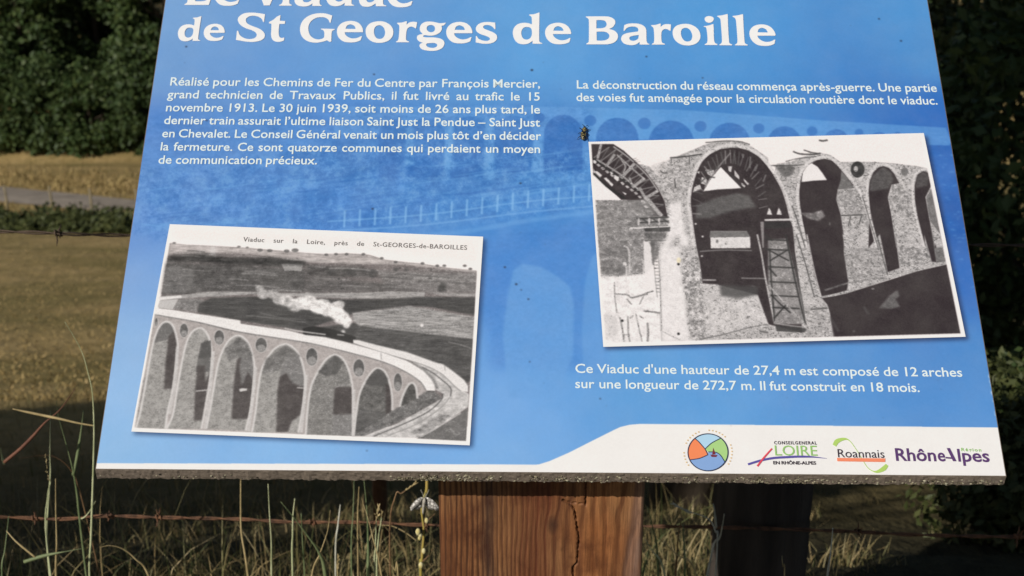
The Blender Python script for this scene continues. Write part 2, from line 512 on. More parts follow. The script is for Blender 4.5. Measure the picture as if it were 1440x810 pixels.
    c.put(up * np.clip(-leafy * 1.6 + .1, 0, 1), (48, 104, 178), 0.4)
    # streaky bank, then the bridge railing
    for k in range(130):
        x = c.rng.uniform(200, 800); y = 330 - (x - 200) * 0.10 - c.rng.uniform(0, 65)
        L = c.rng.uniform(20, 110)
        c.stroke([(x, y), (x + L / 2, y - L * 0.06 + c.rng.uniform(-2, 2)), (x + L, y - L * 0.13)], c.rng.uniform(1, 3.5), light if c.rng.random() < 0.6 else dark, c.rng.uniform(0.12, 0.38), 1)
    for k in range(26):
        x = 190 + 2 * k; y = 330 - k * 1.0
        c.stroke([(x, y + c.rng.uniform(-20, 10)), (x + 60, y + c.rng.uniform(-26, 2))], 1.6, light, 0.16, 1)
    c.stroke([(460, 312), (600, 302), (740, 284), (838, 276)], 2.4, (124, 178, 232), 0.65, 0.6)
    c.stroke([(460, 326), (600, 316), (740, 299), (838, 290)], 3.0, (118, 172, 230), 0.6, 0.8)
    c.stroke([(470, 334), (620, 330), (740, 311), (838, 298)], 8, (112, 168, 228), 0.45, 2)
    for k, x in enumerate(np.arange(484, 836, 21.5)):
        b = np.interp(x, [460, 600, 740, 838], [322, 312, 293, 282]); h = 24
        c.stroke([(x, b), (x + 1, b - h)], 3.0, (134, 186, 236), 0.75, 0.6, smooth=False)
        if k % 3 == 0: c.stroke([(x, b - h), (x + 15, b - h - 2)], 1.6, (120, 174, 230), 0.5, 0.5, smooth=False)
    # lower bridge arches fading into the sheet
    c.poly([(672, 338), (838, 312), (852, 470), (850, 520), (690, 520), (676, 440)], (72, 130, 205), 0.55, 10, fine * 8 + med * 8)
    c.poly([(707, 470), (714, 415), (722, 380), (735, 371), (762, 376), (786, 390), (802, 404), (807, 430), (806, 500), (780, 560), (715, 560)], (104, 160, 222), 0.7, 1.5, fine * 4)
    c.poly([(818, 470), (822, 400), (832, 362), (845, 350), (850, 470), (850, 520), (820, 520)], (104, 160, 222), 0.6, 1.5)
    for k in range(260):                       # pale flecks down the right hand edge
        x = c.rng.uniform(1318, 1385); y = c.rng.uniform(190, 410)
        if x > 1312 + (y - 190) * 0.2: c.disc((x, y), c.rng.uniform(1, 4), c.rng.uniform(0.6, 1.6), light, c.rng.uniform(0.05, 0.3), 1)
    # white band for the logos
    c.poly([(120, 651.5), (500, 652.5), (757, 653.5), (773, 648.5), (800, 636.7), (833, 620), (863, 605), (872, 600.8), (885, 597.6), (900, 596.3), (960, 596.7), (1200, 599.3), (1440, 601.8), (1440, 700), (120, 700)], (236, 234, 233), 1, 0)
    # soft printed drop shadows of the two photographs
    c.poly([(248, 322), (684, 337), (665, 630), (188, 611)], (34, 58, 98), 0.75, 4)
    c.poly([(832, 206), (1304, 192), (1362, 478), (851, 492)], (34, 48, 84), 0.8, 4)
    # dirt specks and scuffs
    for (x, y, r) in ((262, 66, 1.4), (291, 170, 1.3), (526, 105, 1.3), (909, 80, 1.3), (748, 99, 1.8), (1236, 27, 1.3), (1267, 58, 1.4), (710, 376, 1.5), (726, 400, 1.7), (743, 421, 1.4), (524, 294, 1.5), (733, 408, 1), (988, 110, 1.1), (844, 561, 1.2), (745, 509, 1), (732, 258, 1.5), (516, 634, 1)):
        c.disc((x, y), r, r * 0.8, (38, 48, 66), 0.9, 0.6)
    for k in range(60):
        x = c.rng.uniform(230, 1380); y = c.rng.uniform(5, 640); c.disc((x, y), 0.9, 0.7, (60, 80, 110), 0.35, 0.4)
    for k in range(30):
        y = c.rng.uniform(520, 590); x = 1389 + (y - 520) * 0.165 + c.rng.uniform(0, 3); c.disc((x, y), 0.8, 1.6, (215, 222, 230), 0.7, 0.4)
    c.put(np.ones((c.H, c.W), np.float32), (0, 0, 0), 0.0)
    c.a += (c.fractal(60, 44, 1, 4) * 3 + c.fractal(4, 51, 1, 2) * 2)[..., None]
    return c

def paint_postcard():
    q = ob([(239, 315.7), (679.5, 333.3), (660.5, 626.6), (185, 607.2)])
    c = Canvas(q[:, 0].min() - .004, q[:, 1].min() - .004, q[:, 0].max() + .004, q[:, 1].max() + .004, 2800, (233, 231, 231))
    A = zf(180, 310, 5.064); B = zf(430, 310, 5.0615); C = zf(180, 450, 4.5); D = zf(430, 450, 4.5)
    fine = c.fractal(3.2, 1, 1, 2); med = c.fractal(11, 4, 1.4, 4, 0.7); hz = c.fractal(6, 8, 6, 4, 0.75)
    stone = c.fractal(9, 12, 1.3, 4, 0.75) * .8
    c.poly([(243, 321), (430, 328), (674, 338), (672, 370), (430, 345), (243, 338)], (226, 223, 222), 0.7, 8)
    hor = A([(300, 165), (420, 178), (600, 185), (860, 200)]) + B([(0, 235), (120, 243), (300, 238), (450, 248), (560, 283), (700, 300), (830, 312), (1000, 340), (1215, 362)])
    c.poly(hor + [(660, 600), (196, 600)], (124, 119, 119), 1, 0.5, fine * 10 + med * 16 + hz * 14)
    c.poly(hor + B([(1212, 372), (1000, 352), (700, 318), (300, 310), (0, 300)]) + A([(860, 240), (600, 232), (290, 250)]), (184, 180, 179), 0.85, 1.5, hz * 34 + med * 20)
    for pts, col, al in ((A([(290, 255), (420, 245), (520, 240), (680, 262), (860, 270), (1000, 262), (1266, 290), (1266, 330), (1000, 330), (700, 320), (500, 300), (280, 300)]), 62, 0.95),
                         (A([(270, 300), (700, 322), (1266, 345), (1266, 515), (880, 515), (560, 510), (440, 530), (240, 530)]), 88, 0.85),
                         (A([(275, 330), (380, 340), (460, 360), (470, 440), (420, 520), (245, 525)]), 122, 0.6),
                         (B([(0, 320), (380, 330), (500, 360), (460, 410), (0, 400)]), 80, 0.75),
                         (B([(0, 400), (380, 430), (700, 470), (840, 510), (600, 512), (0, 520)]), 92, 0.7),
                         (B([(500, 360), (1215, 375), (1210, 520), (840, 508), (560, 460)]), 126, 0.7)):
        c.poly(pts, col, al, 4, med * 22 + hz * 14 + fine * 8)
    for x, y, r in ((640, 352, 4), (715, 352, 3.4), (965, 490, 6), (975, 465, 5), (480, 380, 7), (320, 365, 7), (180, 370, 6)):
        c.disc(B([(x, y)])[0], r, r * 0.8, 80, 0.75, 1.5, med * 20)
    for x, y, r in ((790, 190, 2.6), (850, 195, 2), (940, 215, 4), (1010, 218, 4), (1130, 220, 4), (1190, 215, 5), (330, 163, 2.5)):
        c.disc(A([(x, y)])[0], r, r * 0.55, 96, 0.8, 0.8)
    for x, y in ((145, 247), (215, 243), (290, 243), (410, 243), (540, 272), (640, 300), (830, 308), (935, 325), (985, 325), (1130, 325), (1170, 348)):
        c.disc(B([(x, y)])[0], 2.8, 1.8, 92, 0.8, 0.8)
    c.poly(A([(590, 190), (625, 190), (630, 250), (585, 250)]), 205, 0.6, 3)
    c.poly(A([(1095, 318), (1245, 322), (1235, 362), (1115, 360)]), 158, 0.85, 1.2, med * 20); c.poly(A([(1090, 312), (1250, 316), (1235, 330), (1105, 326)]), 120, 0.9, 0.6)
    for k in range(46):
        x = c.rng.uniform(240, 640); y = 352 + (x - 240) * .055 + c.rng.uniform(0, 50); L = c.rng.uniform(15, 70)
        c.stroke([(x, y), (x + L / 2, y + L * .02 + c.rng.uniform(-1, 1)), (min(x + L, 666), y + L * .06)], c.rng.uniform(1, 3), float(c.rng.choice([70, 84, 140, 156, 168])), c.rng.uniform(.25, .6), 1, tex=med * 20)
    for k in range(60):
        x = c.rng.uniform(245, 660); y = 358 + (x - 240) * .06 + c.rng.uniform(0, 34); c.disc((x, y), c.rng.uniform(1, 3.2), c.rng.uniform(.8, 2), 68, c.rng.uniform(.3, .7), .8)
    # far bank road
    c.poly(A([(232, 540), (380, 535), (500, 518), (600, 508), (880, 512), (1266, 522)]) + B([(0, 518), (380, 518), (600, 508), (850, 512), (840, 552), (600, 560), (380, 560), (0, 545)]) + A([(1266, 545), (880, 528), (600, 545), (380, 560), (230, 570)]), 164, 0.85, 1.2, hz * 30 + med * 16)
    c.poly(B([(850, 512), (1205, 525), (1202, 545), (1000, 540)]), 168, 0.8, 1.5, hz * 30)
    # river
    c.poly(A([(505, 590), (600, 555), (880, 545), (1266, 560)]) + B([(0, 555), (300, 565), (600, 560), (850, 545), (1205, 550), (1200, 680), (900, 620), (740, 610), (500, 640), (380, 655)]) + D([(0, 60), (300, 20), (1060, 120), (1050, 380), (1020, 400), (820, 270), (300, 128), (120, 100), (0, 75)]) + A([(1266, 790), (800, 715), (490, 655)]), 80, 1, 1.5, hz * 16 + fine * 6)
    c.poly(A([(365, 560), (505, 560), (540, 580), (500, 600), (490, 655), (320, 630)]), 128, 0.9, 2, med * 34 + stone * 20)
    c.poly(A([(225, 573), (360, 562), (320, 636), (212, 625)]), 186, 1, 0.6, fine * 8)
    c.poly(A([(220, 548), (380, 537), (385, 553), (225, 572)]), 214, 1, 0.5, fine * 8)
    # sunlit strips of river gravel
    c.poly(B([(330, 660), (500, 640), (740, 612), (900, 640), (1200, 690), (1195, 790)]) + D([(1060, 60), (1060, 125), (600, 70), (340, 40), (300, 5)]), 150, 1, 1.5, hz * 46 + fine * 10)
    for k in range(34):
        t = c.rng.random(); x = 340 + 700 * c.rng.random(); y = 640 + (x - 340) * 0.05 + 150 * t
        c.stroke(B([(x, y), (x + 90, y + 8), (x + 200, y + 22)]), 1.2, 188 if k % 2 else 108, 0.35, 0.6)
    c.disc(B([(825, 750)])[0], 2.5, 2.2, 226, 0.9, 1)
    c.poly(D([(330, 50), (600, 72), (1060, 128), (1045, 390), (1010, 380), (840, 275), (560, 190), (290, 120)]), 92, 0.8, 2, hz * 20 + med * 14)
    c.disc(D([(940, 240)])[0], 9, 14, 76, 0.6, 4, med * 20); c.stroke(D([(900, 140), (1000, 165), (1045, 182)]), 1.4, 160, 0.6, 0.6)
    c.stroke(A([(840, 680), (960, 690), (1130, 710), (1266, 730)]), 1.4, 130, 0.6, 0.5); c.stroke(A([(940, 660), (1120, 700), (1266, 710)]), 1.2, 140, 0.5, 0.5)
    # smoke and train
    for x, y, r, g in ((366, 408, 5, 176), (372, 416, 7, 180), (382, 413, 7, 176), (392, 420, 8, 190), (404, 424, 9, 205), (415, 428, 10, 216), (426, 428, 10, 222), (436, 428, 11, 226), (446, 431, 10, 228), (455, 430, 11, 230), (463, 435, 10, 228), (472, 432, 8, 214), (478, 430, 6, 200), (472, 442, 10, 232), (481, 446, 10, 232), (487, 452, 7, 232), (487, 460, 4, 232), (484, 465, 2.6, 220)):
        c.disc((x + c.rng.uniform(-2, 2), y + c.rng.uniform(-2, 2)), r * 1.15, r * 0.95, g, 0.8, 2.5, med * 60)
    for x, y, r in ((400, 434, 8), (420, 440, 7), (440, 444, 7), (466, 450, 5)):
        c.disc((x, y), r * 1.4, r * 0.5, 84, 0.45, 3)
    c.poly([(426, 462), (440, 459), (470, 464), (486, 470), (500, 474), (500, 484), (470, 478), (426, 474)], 52, 0.9, 1.2)
    c.stroke([(400, 462), (420, 466), (458, 471)], 2.2, 196, 0.8, 0.5); c.stroke([(474, 471), (484, 472)], 2.4, 190, 0.6, 0.6)
    # facade of the viaduct
    par_top = A([(195, 625), (310, 638), (520, 672), (800, 715), (802, 738), (1150, 788)]) + D([(0, 97), (120, 110), (250, 141), (480, 205), (640, 260), (740, 320), (790, 372), (812, 410), (818, 450)])
    par_bot = A([(190, 673), (205, 676), (500, 728), (800, 798)]) + D([(0, 145), (240, 200), (480, 265), (620, 325), (720, 390), (760, 448)])
    c.poly(par_bot + D([(765, 470), (700, 490), (600, 550), (545, 580), (500, 640), (300, 738), (0, 728)]) + C([(45, 690), (60, 600), (150, 80)]), (168, 164, 163), 1, 0.4, stone * 20 + med * 14)
    c.poly(C([(45, 690), (60, 600), (100, 380), (130, 330), (120, 500), (230, 560), (235, 690)]), 128, 0.8, 3, med * 50 + stone * 16)
    # hillside under the last arches
    c.poly(D([(545, 575), (650, 520), (760, 455), (815, 452), (860, 500), (700, 590), (550, 665), (370, 738), (290, 738), (305, 640), (400, 600)]), 112, 1, 1.5, stone * 40 + med * 20)
    def arch(tf, outline, face, open_=None, mid=None, extra=None):
        P = catmull(tf(outline), 5)
        m = c.mask(c.px(P))
        c.put(c.blur(m, 0.4), (face, face, face * 0.99), 1.0, stone * 30 + med * 16)
        if mid:
            w = m * c.blur(c.mask(c.px(tf(mid[0]))), 0.8); c.put(w, (mid[1],) * 3, 1, med * 16 + hz * 8)
        if open_:
            w = m * c.blur(c.mask(c.px(tf(open_))), 1.5); c.put(w, (80, 76, 76), .92, med * 14 + fine * 5)
        rows = np.arange(c.H, dtype=np.float32); gsh = np.clip(np.exp(-(P[:, 1].max() - rows) / (0.017 * c.res)), 0, 1)
        c.put(m * gsh[:, None], 70, 0.62, med * 20)
        c.stroke(tf(outline), 3.2, 204, 0.85, 0.5, tex=fine * 8)
        return m
    arch(C, [(50, 690), (75, 600), (110, 420), (140, 250), (165, 130), (200, 45), (240, 12), (278, 30), (300, 80), (315, 160), (310, 230), (283, 440), (250, 590), (238, 690)], 150,
         [(255, 110), (300, 60), (330, 160), (300, 300), (285, 437), (228, 440), (240, 250), (248, 190)], ([(200, 20), (300, 20), (310, 100), (262, 110), (240, 130), (160, 150)], 110))
    arch(C, [(245, 690), (285, 600), (310, 450), (340, 280), (370, 150), (405, 80), (455, 53), (492, 75), (517, 130), (530, 200), (528, 300), (512, 420), (475, 640), (465, 690)], 152,
         [(440, 290), (490, 290), (490, 400), (530, 300), (512, 440), (475, 632), (418, 640), (425, 450)], ([(462, 150), (540, 110), (545, 330), (430, 330), (445, 230)], 104))
    c.poly(C([(470, 150), (525, 130), (528, 238), (448, 246)]), 86, 0.9, 1, med * 10); c.stroke(C([(428, 452), (505, 445)]), 1.8, 190, 0.9, 0.3)
    arch(C, [(495, 690), (520, 570), (545, 420), (568, 290), (600, 195), (645, 125), (700, 100), (748, 130), (780, 195), (800, 290), (795, 400), (780, 540), (762, 630), (745, 700)], 150,
         [(720, 240), (705, 300), (720, 420), (760, 330), (795, 390), (765, 628), (655, 628), (670, 400), (690, 250)], ([(700, 235), (820, 235), (800, 430), (690, 430)], 120))
    c.poly(C([(610, 190), (700, 110), (760, 150), (790, 232), (690, 236), (640, 270)]), 100, 0.75, 2.5, med * 40); c.poly(C([(703, 440), (720, 434), (755, 436), (752, 448), (710, 456)]), 205, 0.95, 0.5)
    arch(C, [(785, 712), (808, 580), (822, 450), (845, 320), (890, 230), (940, 175), (1000, 155), (1055, 185), (1095, 250), (1118, 350), (1120, 430), (1108, 540), (1092, 640), (1078, 715)], 150,
         [(960, 365), (1000, 335), (1040, 400), (1100, 425), (1125, 420), (1092, 600), (1040, 640), (1010, 712), (938, 712), (945, 450)], ([(1000, 228), (1125, 235), (1130, 480), (950, 480), (965, 330)], 128))
    c.poly(C([(870, 250), (1000, 160), (1080, 220), (1100, 235), (1000, 236), (960, 320), (850, 345)]), 98, 0.7, 2.5, med * 30); c.stroke(C([(1068, 430), (1112, 433)]), 2, 190, 0.85, 0.4)
    arch(D, [(0, 728), (12, 560), (38, 410), (100, 290), (140, 242), (185, 222), (235, 250), (275, 330), (296, 440), (297, 560), (298, 640), (298, 735)], 128,
         [(183, 425), (300, 425), (300, 596), (172, 600)], ([(170, 596), (310, 596), (305, 740), (165, 740)], 128))
    c.poly(D([(75, 330), (185, 225), (240, 270), (200, 340), (130, 360)]), 80, 0.7, 2, med * 16); c.stroke(D([(185, 428), (235, 412), (292, 412)]), 2, 150, 0.8, 0.5)
    arch(D, [(300, 735), (318, 600), (340, 470), (385, 375), (425, 322), (458, 307), (500, 330), (530, 400), (545, 490), (546, 575)], 102,
         [(505, 400), (560, 450), (548, 600), (505, 602)], ([(340, 560), (560, 600), (420, 740), (290, 740)], 96))
    c.poly(D([(380, 390), (455, 310), (520, 370), (500, 420), (400, 420)]), 82, 0.7, 2)
    arch(D, [(594, 552), (610, 490), (640, 425), (670, 400), (695, 425), (706, 500)], 88)
    for tf, x, y, rx, ry in ((C, 355, 68, 25, 42), (C, 578, 112, 30, 45), (C, 843, 160, 35, 45), (D, 38, 235, 35, 55), (D, 335, 305, 34, 54), (D, 582, 395, 25, 56), (C, 180, 15, 9, 26)):
        p = tf([(x, y)])[0]; s = 4.5
        c.disc(p, rx / s + 1, ry / s + 1, 196, 0.8, 0.4); c.disc(p, rx / s, ry / s, 96, 1, 0.4, med * 16); c.disc((p[0], p[1] + ry / s * 0.45), rx / s * 0.8, ry / s * 0.5, 150, 0.85, 1.2)
    # rear pier edges below the arches read as light strips
    for tf, pts in ((C, [(313, 170), (300, 400), (262, 600)]), (C, [(540, 200), (520, 450), (487, 690)]), (C, [(808, 300), (790, 500), (762, 705)]), (C, [(1128, 350), (1112, 560), (1095, 715)]), (D, [(303, 440), (306, 640), (300, 735)])):
        c.stroke(tf(pts), 4.6, 192, 0.8, 0.6, tex=stone * 24)
    # track curving off the bridge
    c.poly(D([(640, 235), (800, 285), (900, 350), (980, 440), (1030, 470), (1028, 550), (900, 640), (720, 748), (370, 742), (560, 665), (700, 590), (860, 500), (870, 470), (815, 440), (790, 372), (740, 320)]), 186, 1, 1.2, med * 40 + hz * 16)
    c.poly(D([(640, 250), (740, 300), (820, 380), (840, 440), (820, 440), (790, 370), (730, 318)]), 128, 0.8, 1.5, hz * 18)
    c.poly(D([(650, 720), (720, 680), (840, 600), (920, 600), (880, 640), (760, 720)]), 130, 0.7, 2.5, med * 60)
    c.poly(D([(1028, 556), (1015, 770), (700, 752), (900, 645)]), 112, 1, 1, med * 20); c.stroke(D([(915, 690), (950, 735)]), 3, 150, 0.6, 1)
    c.stroke(D([(850, 372), (915, 432), (915, 485)]), 1.6, 92, 0.9, 0.3); c.stroke(D([(735, 300), (800, 335), (850, 372)]), 1.6, 92, 0.9, 0.3)
    c.stroke(D([(862, 470), (858, 505), (780, 578), (640, 650), (430, 738)]), 1.7, 92, 0.9, 0.3); c.stroke(D([(915, 485), (850, 560), (700, 660), (500, 742)]), 1.3, 130, 0.7, 0.4)
    c.stroke(D([(980, 590), (820, 690), (720, 745)]), 1.2, 216, 0.8, 0.5)
    # parapets
    far_top = D([(300, 128), (330, 128), (450, 160), (640, 205), (820, 270), (870, 283), (930, 325), (1000, 380), (1026, 420), (1025, 458)])
    far_bot = D([(300, 150), (500, 215), (700, 272), (800, 310), (870, 352), (940, 420), (980, 452)])
    c.poly(far_top + far_bot[::-1], 216, 1, 0.5, fine * 10); c.stroke(far_bot, 1.3, 110, 0.6, 0.5); c.stroke(far_top[:-1], 1.2, 130, 0.5, 0.5)
    c.stroke(D([(878, 285), (880, 322)]), 1.2, 120, 0.7, 0.3)
    c.poly(par_top + par_bot[::-1], 222, 1, 0.4, fine * 10 + hz * 8); c.stroke(par_bot, 1.7, 112, 0.8, 0.5)
    c.stroke(par_top[6:-1], 1.0, 150, 0.5, 0.4); c.stroke(D([(475, 210), (478, 252)]), 1.4, 150, 0.8, 0.3); c.stroke(D([(765, 455), (815, 455)]), 1.6, 90, 0.8, 0.4)
    lum = c.a[..., 0]; gate = np.exp(-((lum - 135) / 34) ** 2)
    sp = c.fractal(4.0, 91, 1.2, 2, .7)
    c.put(gate * np.clip((sp - .3) * 5, 0, 1), 88, .26); c.put(gate * np.clip((-sp - .3) * 5, 0, 1), 190, .28)
    # white border
    for a, b, w in (((236.5, 318), (182, 606), 9), ((186, 605.5), (662, 625), 8.0), ((660.0, 627), (679, 333), 10.0), ((238, 315), (680, 333), 8)):
        c.stroke([a, b], w, (238, 236, 236), 1, 0.3, smooth=False)
    c.a = 132 + (c.a - 132) * 1.12; c.a *= np.array([1.0, 0.985, 0.985], dtype=np.float32)
    c.a += (c.fractal(2.2, 71, 1, 1) * 5)[..., None]
    return c, q

def paint_building_site():
    q = ob([(827.5, 200), (1298.8, 187.6), (1357.6, 474.0), (848.3, 488.2)])
    c = Canvas(q[:, 0].min() - .004, q[:, 1].min() - .004, q[:, 0].max() + .004, q[:, 1].max() + .004, 2800, (234, 232, 231))
    A = zf(820, 185, 5.0625); B = zf(1080, 180, 4.911); C = zf(820, 330, 5.0625); D = zf(1080, 330, 5.064)
    fine = c.fractal(3.0, 1, 1, 2); med = c.fractal(12, 4, 1.2, 4, 0.75); stone = c.fractal(9, 12, 1.3, 4, 0.8) * .75; blot = c.fractal(8, 31, 1, 3)
    DK = (60, 54, 56)
    # hillside at the left, pale ground below
    c.poly(A([(90, 488), (270, 490), (440, 470), (620, 600), (640, 810)]) + C([(600, 60), (445, 290), (300, 300), (130, 310), (100, 0)]), 138, 1, 2, stone * 50 + med * 40)
    c.poly(C([(120, 100), (300, 80), (330, 230), (200, 280), (125, 290)]), 118, 0.6, 6, stone * 60)
    c.poly(C([(128, 290), (250, 300), (440, 280), (560, 300), (570, 780), (150, 780)]), 228, 1, 4, med * 26 + fine * 8)
    c.poly(C([(135, 560), (230, 570), (260, 700), (160, 760)]), 196, 0.7, 6, med * 20)
    # masonry mass
    c.poly(A([(345, 195), (400, 235), (470, 250), (540, 330), (575, 260), (600, 250), (620, 195), (740, 150), (845, 105), (930, 75), (1040, 66), (1130, 75), (1200, 110), (1316, 190), (1330, 400)]) + B([(60, 250), (160, 235), (260, 195), (360, 172), (430, 190), (500, 238), (640, 236), (740, 238), (860, 246), (1040, 268), (1110, 285), (1260, 830)]) + D([(1265, 215), (830, 330), (560, 430), (450, 530), (460, 735), (0, 745)]) + C([(1300, 745), (560, 775), (540, 130), (545, 60), (600, 0)]) + A([(600, 720), (600, 600), (580, 500), (530, 400), (450, 290)]), 176, 1, 0.5, stone * 46 + med * 20)
    c.poly(A([(480, 250), (600, 210), (740, 160), (760, 330), (660, 470), (560, 360)]), 168, 0.6, 3, stone * 80 + blot * 40)
    c.poly(A([(600, 520), (700, 500), (720, 700), (760, 820), (600, 820)]) + C([(680, 0), (690, 150), (720, 400), (760, 760), (555, 775), (540, 130), (600, 0)]), 226, 0.95, 5, fine * 8 + med * 16)
    c.poly(C([(690, 150), (820, 160), (850, 350), (890, 540), (900, 730), (760, 750), (740, 560), (705, 300)]), 168, 0.8, 3, blot * 90 + stone * 50)
    # wooden centering of the first arch
    c.poly(A([(58, 92), (215, 92), (290, 140), (350, 195), (450, 290), (530, 400), (580, 500), (600, 610), (500, 600), (455, 500), (400, 495), (330, 490), (268, 488), (180, 410), (110, 350), (72, 310)]), DK, 1, 0.5, med * 16)
    c.poly(A([(72, 262), (88, 300), (190, 418), (270, 490), (90, 490)]), 230, 1, 0.4)
    c.poly(A([(430, 480), (470, 480), (560, 600), (470, 600), (360, 560), (330, 500)]), 126, 0.85, 2, stone * 50)
    c.stroke(A([(75, 300), (180, 400), (300, 480)]), 4, 48, 1, 0.4); c.stroke(A([(70, 190), (200, 290), (330, 380), (400, 430)]), 3.4, 52, 1, 0.4)
    for P in ([(78, 285), (100, 285), (135, 315), (120, 330)], [(145, 335), (165, 330), (215, 380), (205, 395)], [(190, 285), (215, 300), (200, 315)], [(222, 310), (258, 330), (245, 358), (218, 335)], [(275, 430), (310, 445), (300, 455)], [(75, 205), (95, 215), (90, 235), (76, 225)], [(270, 365), (290, 380), (280, 385)]):
        c.poly(A(P), 226, 0.95, 0.5)
    for P, w in (([(128, 92), (103, 195)], 3.2), ([(225, 165), (170, 242)], 3.4), ([(368, 228), (270, 335)], 4), ([(436, 335), (350, 402)], 4), ([(535, 422), (438, 482)], 4), ([(240, 168), (330, 250), (440, 345)], 2.0), ([(95, 200), (260, 305), (400, 420)], 2.2), ([(455, 480), (560, 605)], 5), ([(400, 400), (450, 490)], 3.5), ([(330, 330), (345, 380)], 2.5), ([(270, 200), (300, 250), (285, 300)], 2), ([(215, 110), (300, 170), (360, 220)], 2), ([(375, 235), (460, 320), (530, 420)], 2)):
        c.stroke(A(P), w * 1.25, 172, 0.9, 0.5, tex=fine * 20)
    for k in range(24):
        t = k / 23; p = np.array(catmull([(350, 200), (450, 290), (530, 400), (580, 500), (598, 590)], 8)); i = int(t * (len(p) - 1)); x, y = p[i]
        c.stroke(A([(x, y), (x + 30, y - 8 + 18 * t)]), 0.9, 96, 0.7, 0.3, smooth=False)
    inner_ = catmull([(75, 190), (180, 270), (300, 360), (400, 440), (470, 560)], 10); outer_ = catmull([(150, 100), (270, 150), (400, 260), (500, 380), (580, 540)], 10)
    for k in range(0, 40, 4):
        a, b2 = inner_[k], outer_[min(k + 3, 40)]; a2 = inner_[min(k + 4, 40)]
        c.stroke(A([tuple(a), tuple(b2)]), 1.7, 150, .8, .4, smooth=False); c.stroke(A([tuple(b2), tuple(a2)]), 1.3, 126, .75, .4, smooth=False)
    for k in range(0, 38, 3):
        p_ = inner_[k]; c.poly(A([(p_[0] - 14, p_[1] + 22), (p_[0] + 4, p_[1] + 18), (p_[0] + 20, p_[1] + 34), (p_[0] + 2, p_[1] + 40)]), 214, .75, .6)
    # brackets and staging under it
    for y, x0, x1 in ((612, 380, 610), (640, 400, 612), (680, 330, 625)):
        c.stroke(A([(x0, y + 12), (x1, y)]), 2.6, 66 if y < 680 else 222, 0.9, 0.5)
    for x in (395, 470, 540): c.stroke(A([(x, 620), (x, 668)]), 3.0, 206, 0.8, 0.5); c.stroke(A([(x + 28, 625), (x + 70, 655)]), 2.2, 70, 0.8, 0.5)
    c.poly(A([(430, 690), (620, 682), (615, 715), (440, 715)]), 74, 0.9, 1, med * 30); c.poly(A([(440, 725), (600, 722), (590, 765), (430, 765)]), 90, 0.6, 2, stone * 60)
    c.poly(C([(428, 48), (480, 50), (480, 60), (490, 200), (530, 380), (540, 440), (440, 420)]), 228, 0.9, 1)
    for k in range(16):
        y = 50 + k * 24; c.stroke(C([(490 + k * 2, y), (525 + k * 1.6, y)]), 1.3, 96, 0.75, 0.4, smooth=False)
    c.stroke(C([(487, 50), (522, 400), (530, 450)]), 1.0, 110, 0.7, 0.4); c.stroke(C([(522, 50), (545, 300), (558, 700)]), 1.2, 120, 0.8, 0.5)
    c.poly(C([(470, 55), (515, 50), (500, 110), (480, 80)]), 90, 0.8, 1.5); c.stroke(C([(440, 45), (590, 42)]), 1.4, 84, 0.8, 0.4)
    c.stroke(C([(290, 80), (325, 115), (330, 270)]), 3, 206, 0.8, 0.8); c.stroke(C([(125, 180), (230, 170), (300, 210)]), 4, 176, 0.6, 2); c.disc(C([(297, 212)])[0], 3, 3, 226, 0.8, 1); c.stroke(C([(310, 230), (305, 330)]), 2.2, 214, 0.8, 0.8); c.stroke(C([(425, 180), (430, 290)]), 2.0, 220, 0.7, 0.6)
    for P, w, g in (([(222, 340), (226, 450), (240, 560)], 1.6, 116), ([(225, 425), (310, 430), (350, 450), (460, 425)], 2.2, 130), ([(345, 455), (420, 430), (500, 402)], 1.8, 110), ([(310, 460), (345, 500)], 1.8, 90), ([(430, 440), (400, 500)], 1.6, 110), ([(430, 545), (550, 560)], 2.4, 96), ([(262, 590), (280, 680), (292, 765)], 2.6, 130), ([(318, 580), (322, 700), (332, 765)], 2.4, 124), ([(375, 565), (395, 660), (420, 765)], 1.8, 140), ([(458, 630), (462, 700), (458, 765)], 3.2, 112), ([(280, 715), (330, 715)], 1.6, 130), ([(330, 600), (355, 580)], 2.2, 120), ([(400, 580), (430, 600)], 1.8, 130), ([(545, 680), (620, 720), (690, 750)], 1.0, 140), ([(545, 560), (560, 765)], 1.0, 170)):
        c.stroke(C(P), w, g, 0.75, 0.6, tex=stone * 40)
    for x, y in ((678, 212), (678, 708), (278, 615)): c.disc(C([(x, y)])[0], 1.8, 1.7, 26, 1, 0.4)
    c.disc(C([(680, 185)])[0], 3, 4, (236, 226, 180), 0.6, 1)
    # second arch: the dark opening with its centering
    right = B([(0, 275), (60, 345), (105, 430), (135, 520), (165, 640), (200, 720), (240, 830)])
    inner = A([(1050, 118), (975, 128), (900, 165), (850, 205), (818, 260), (790, 330), (765, 420), (758, 540), (775, 650), (790, 820)]) + C([(790, 10), (830, 200), (850, 350), (900, 360)]) + C([(960, 360), (1240, 430), (1316, 640)]) + D([(240, 700), (235, 500), (215, 300), (190, 120), (185, 60)]) + right[::-1][2:] + A([(1316, 255), (1250, 180), (1170, 135), (1110, 120)])
    c.poly(inner, DK, 1, 0.5, fine * 8 + med * 8)
    c.poly(A([(808, 525), (960, 470), (1100, 440), (1180, 460), (1230, 540), (1060, 570), (900, 620), (800, 625)]), 98, 0.9, 3, stone * 20 + med * 16)
    c.poly(A([(978, 255), (1125, 405), (1060, 410), (960, 415), (855, 428), (900, 345)]), 232, 1, 0.6)
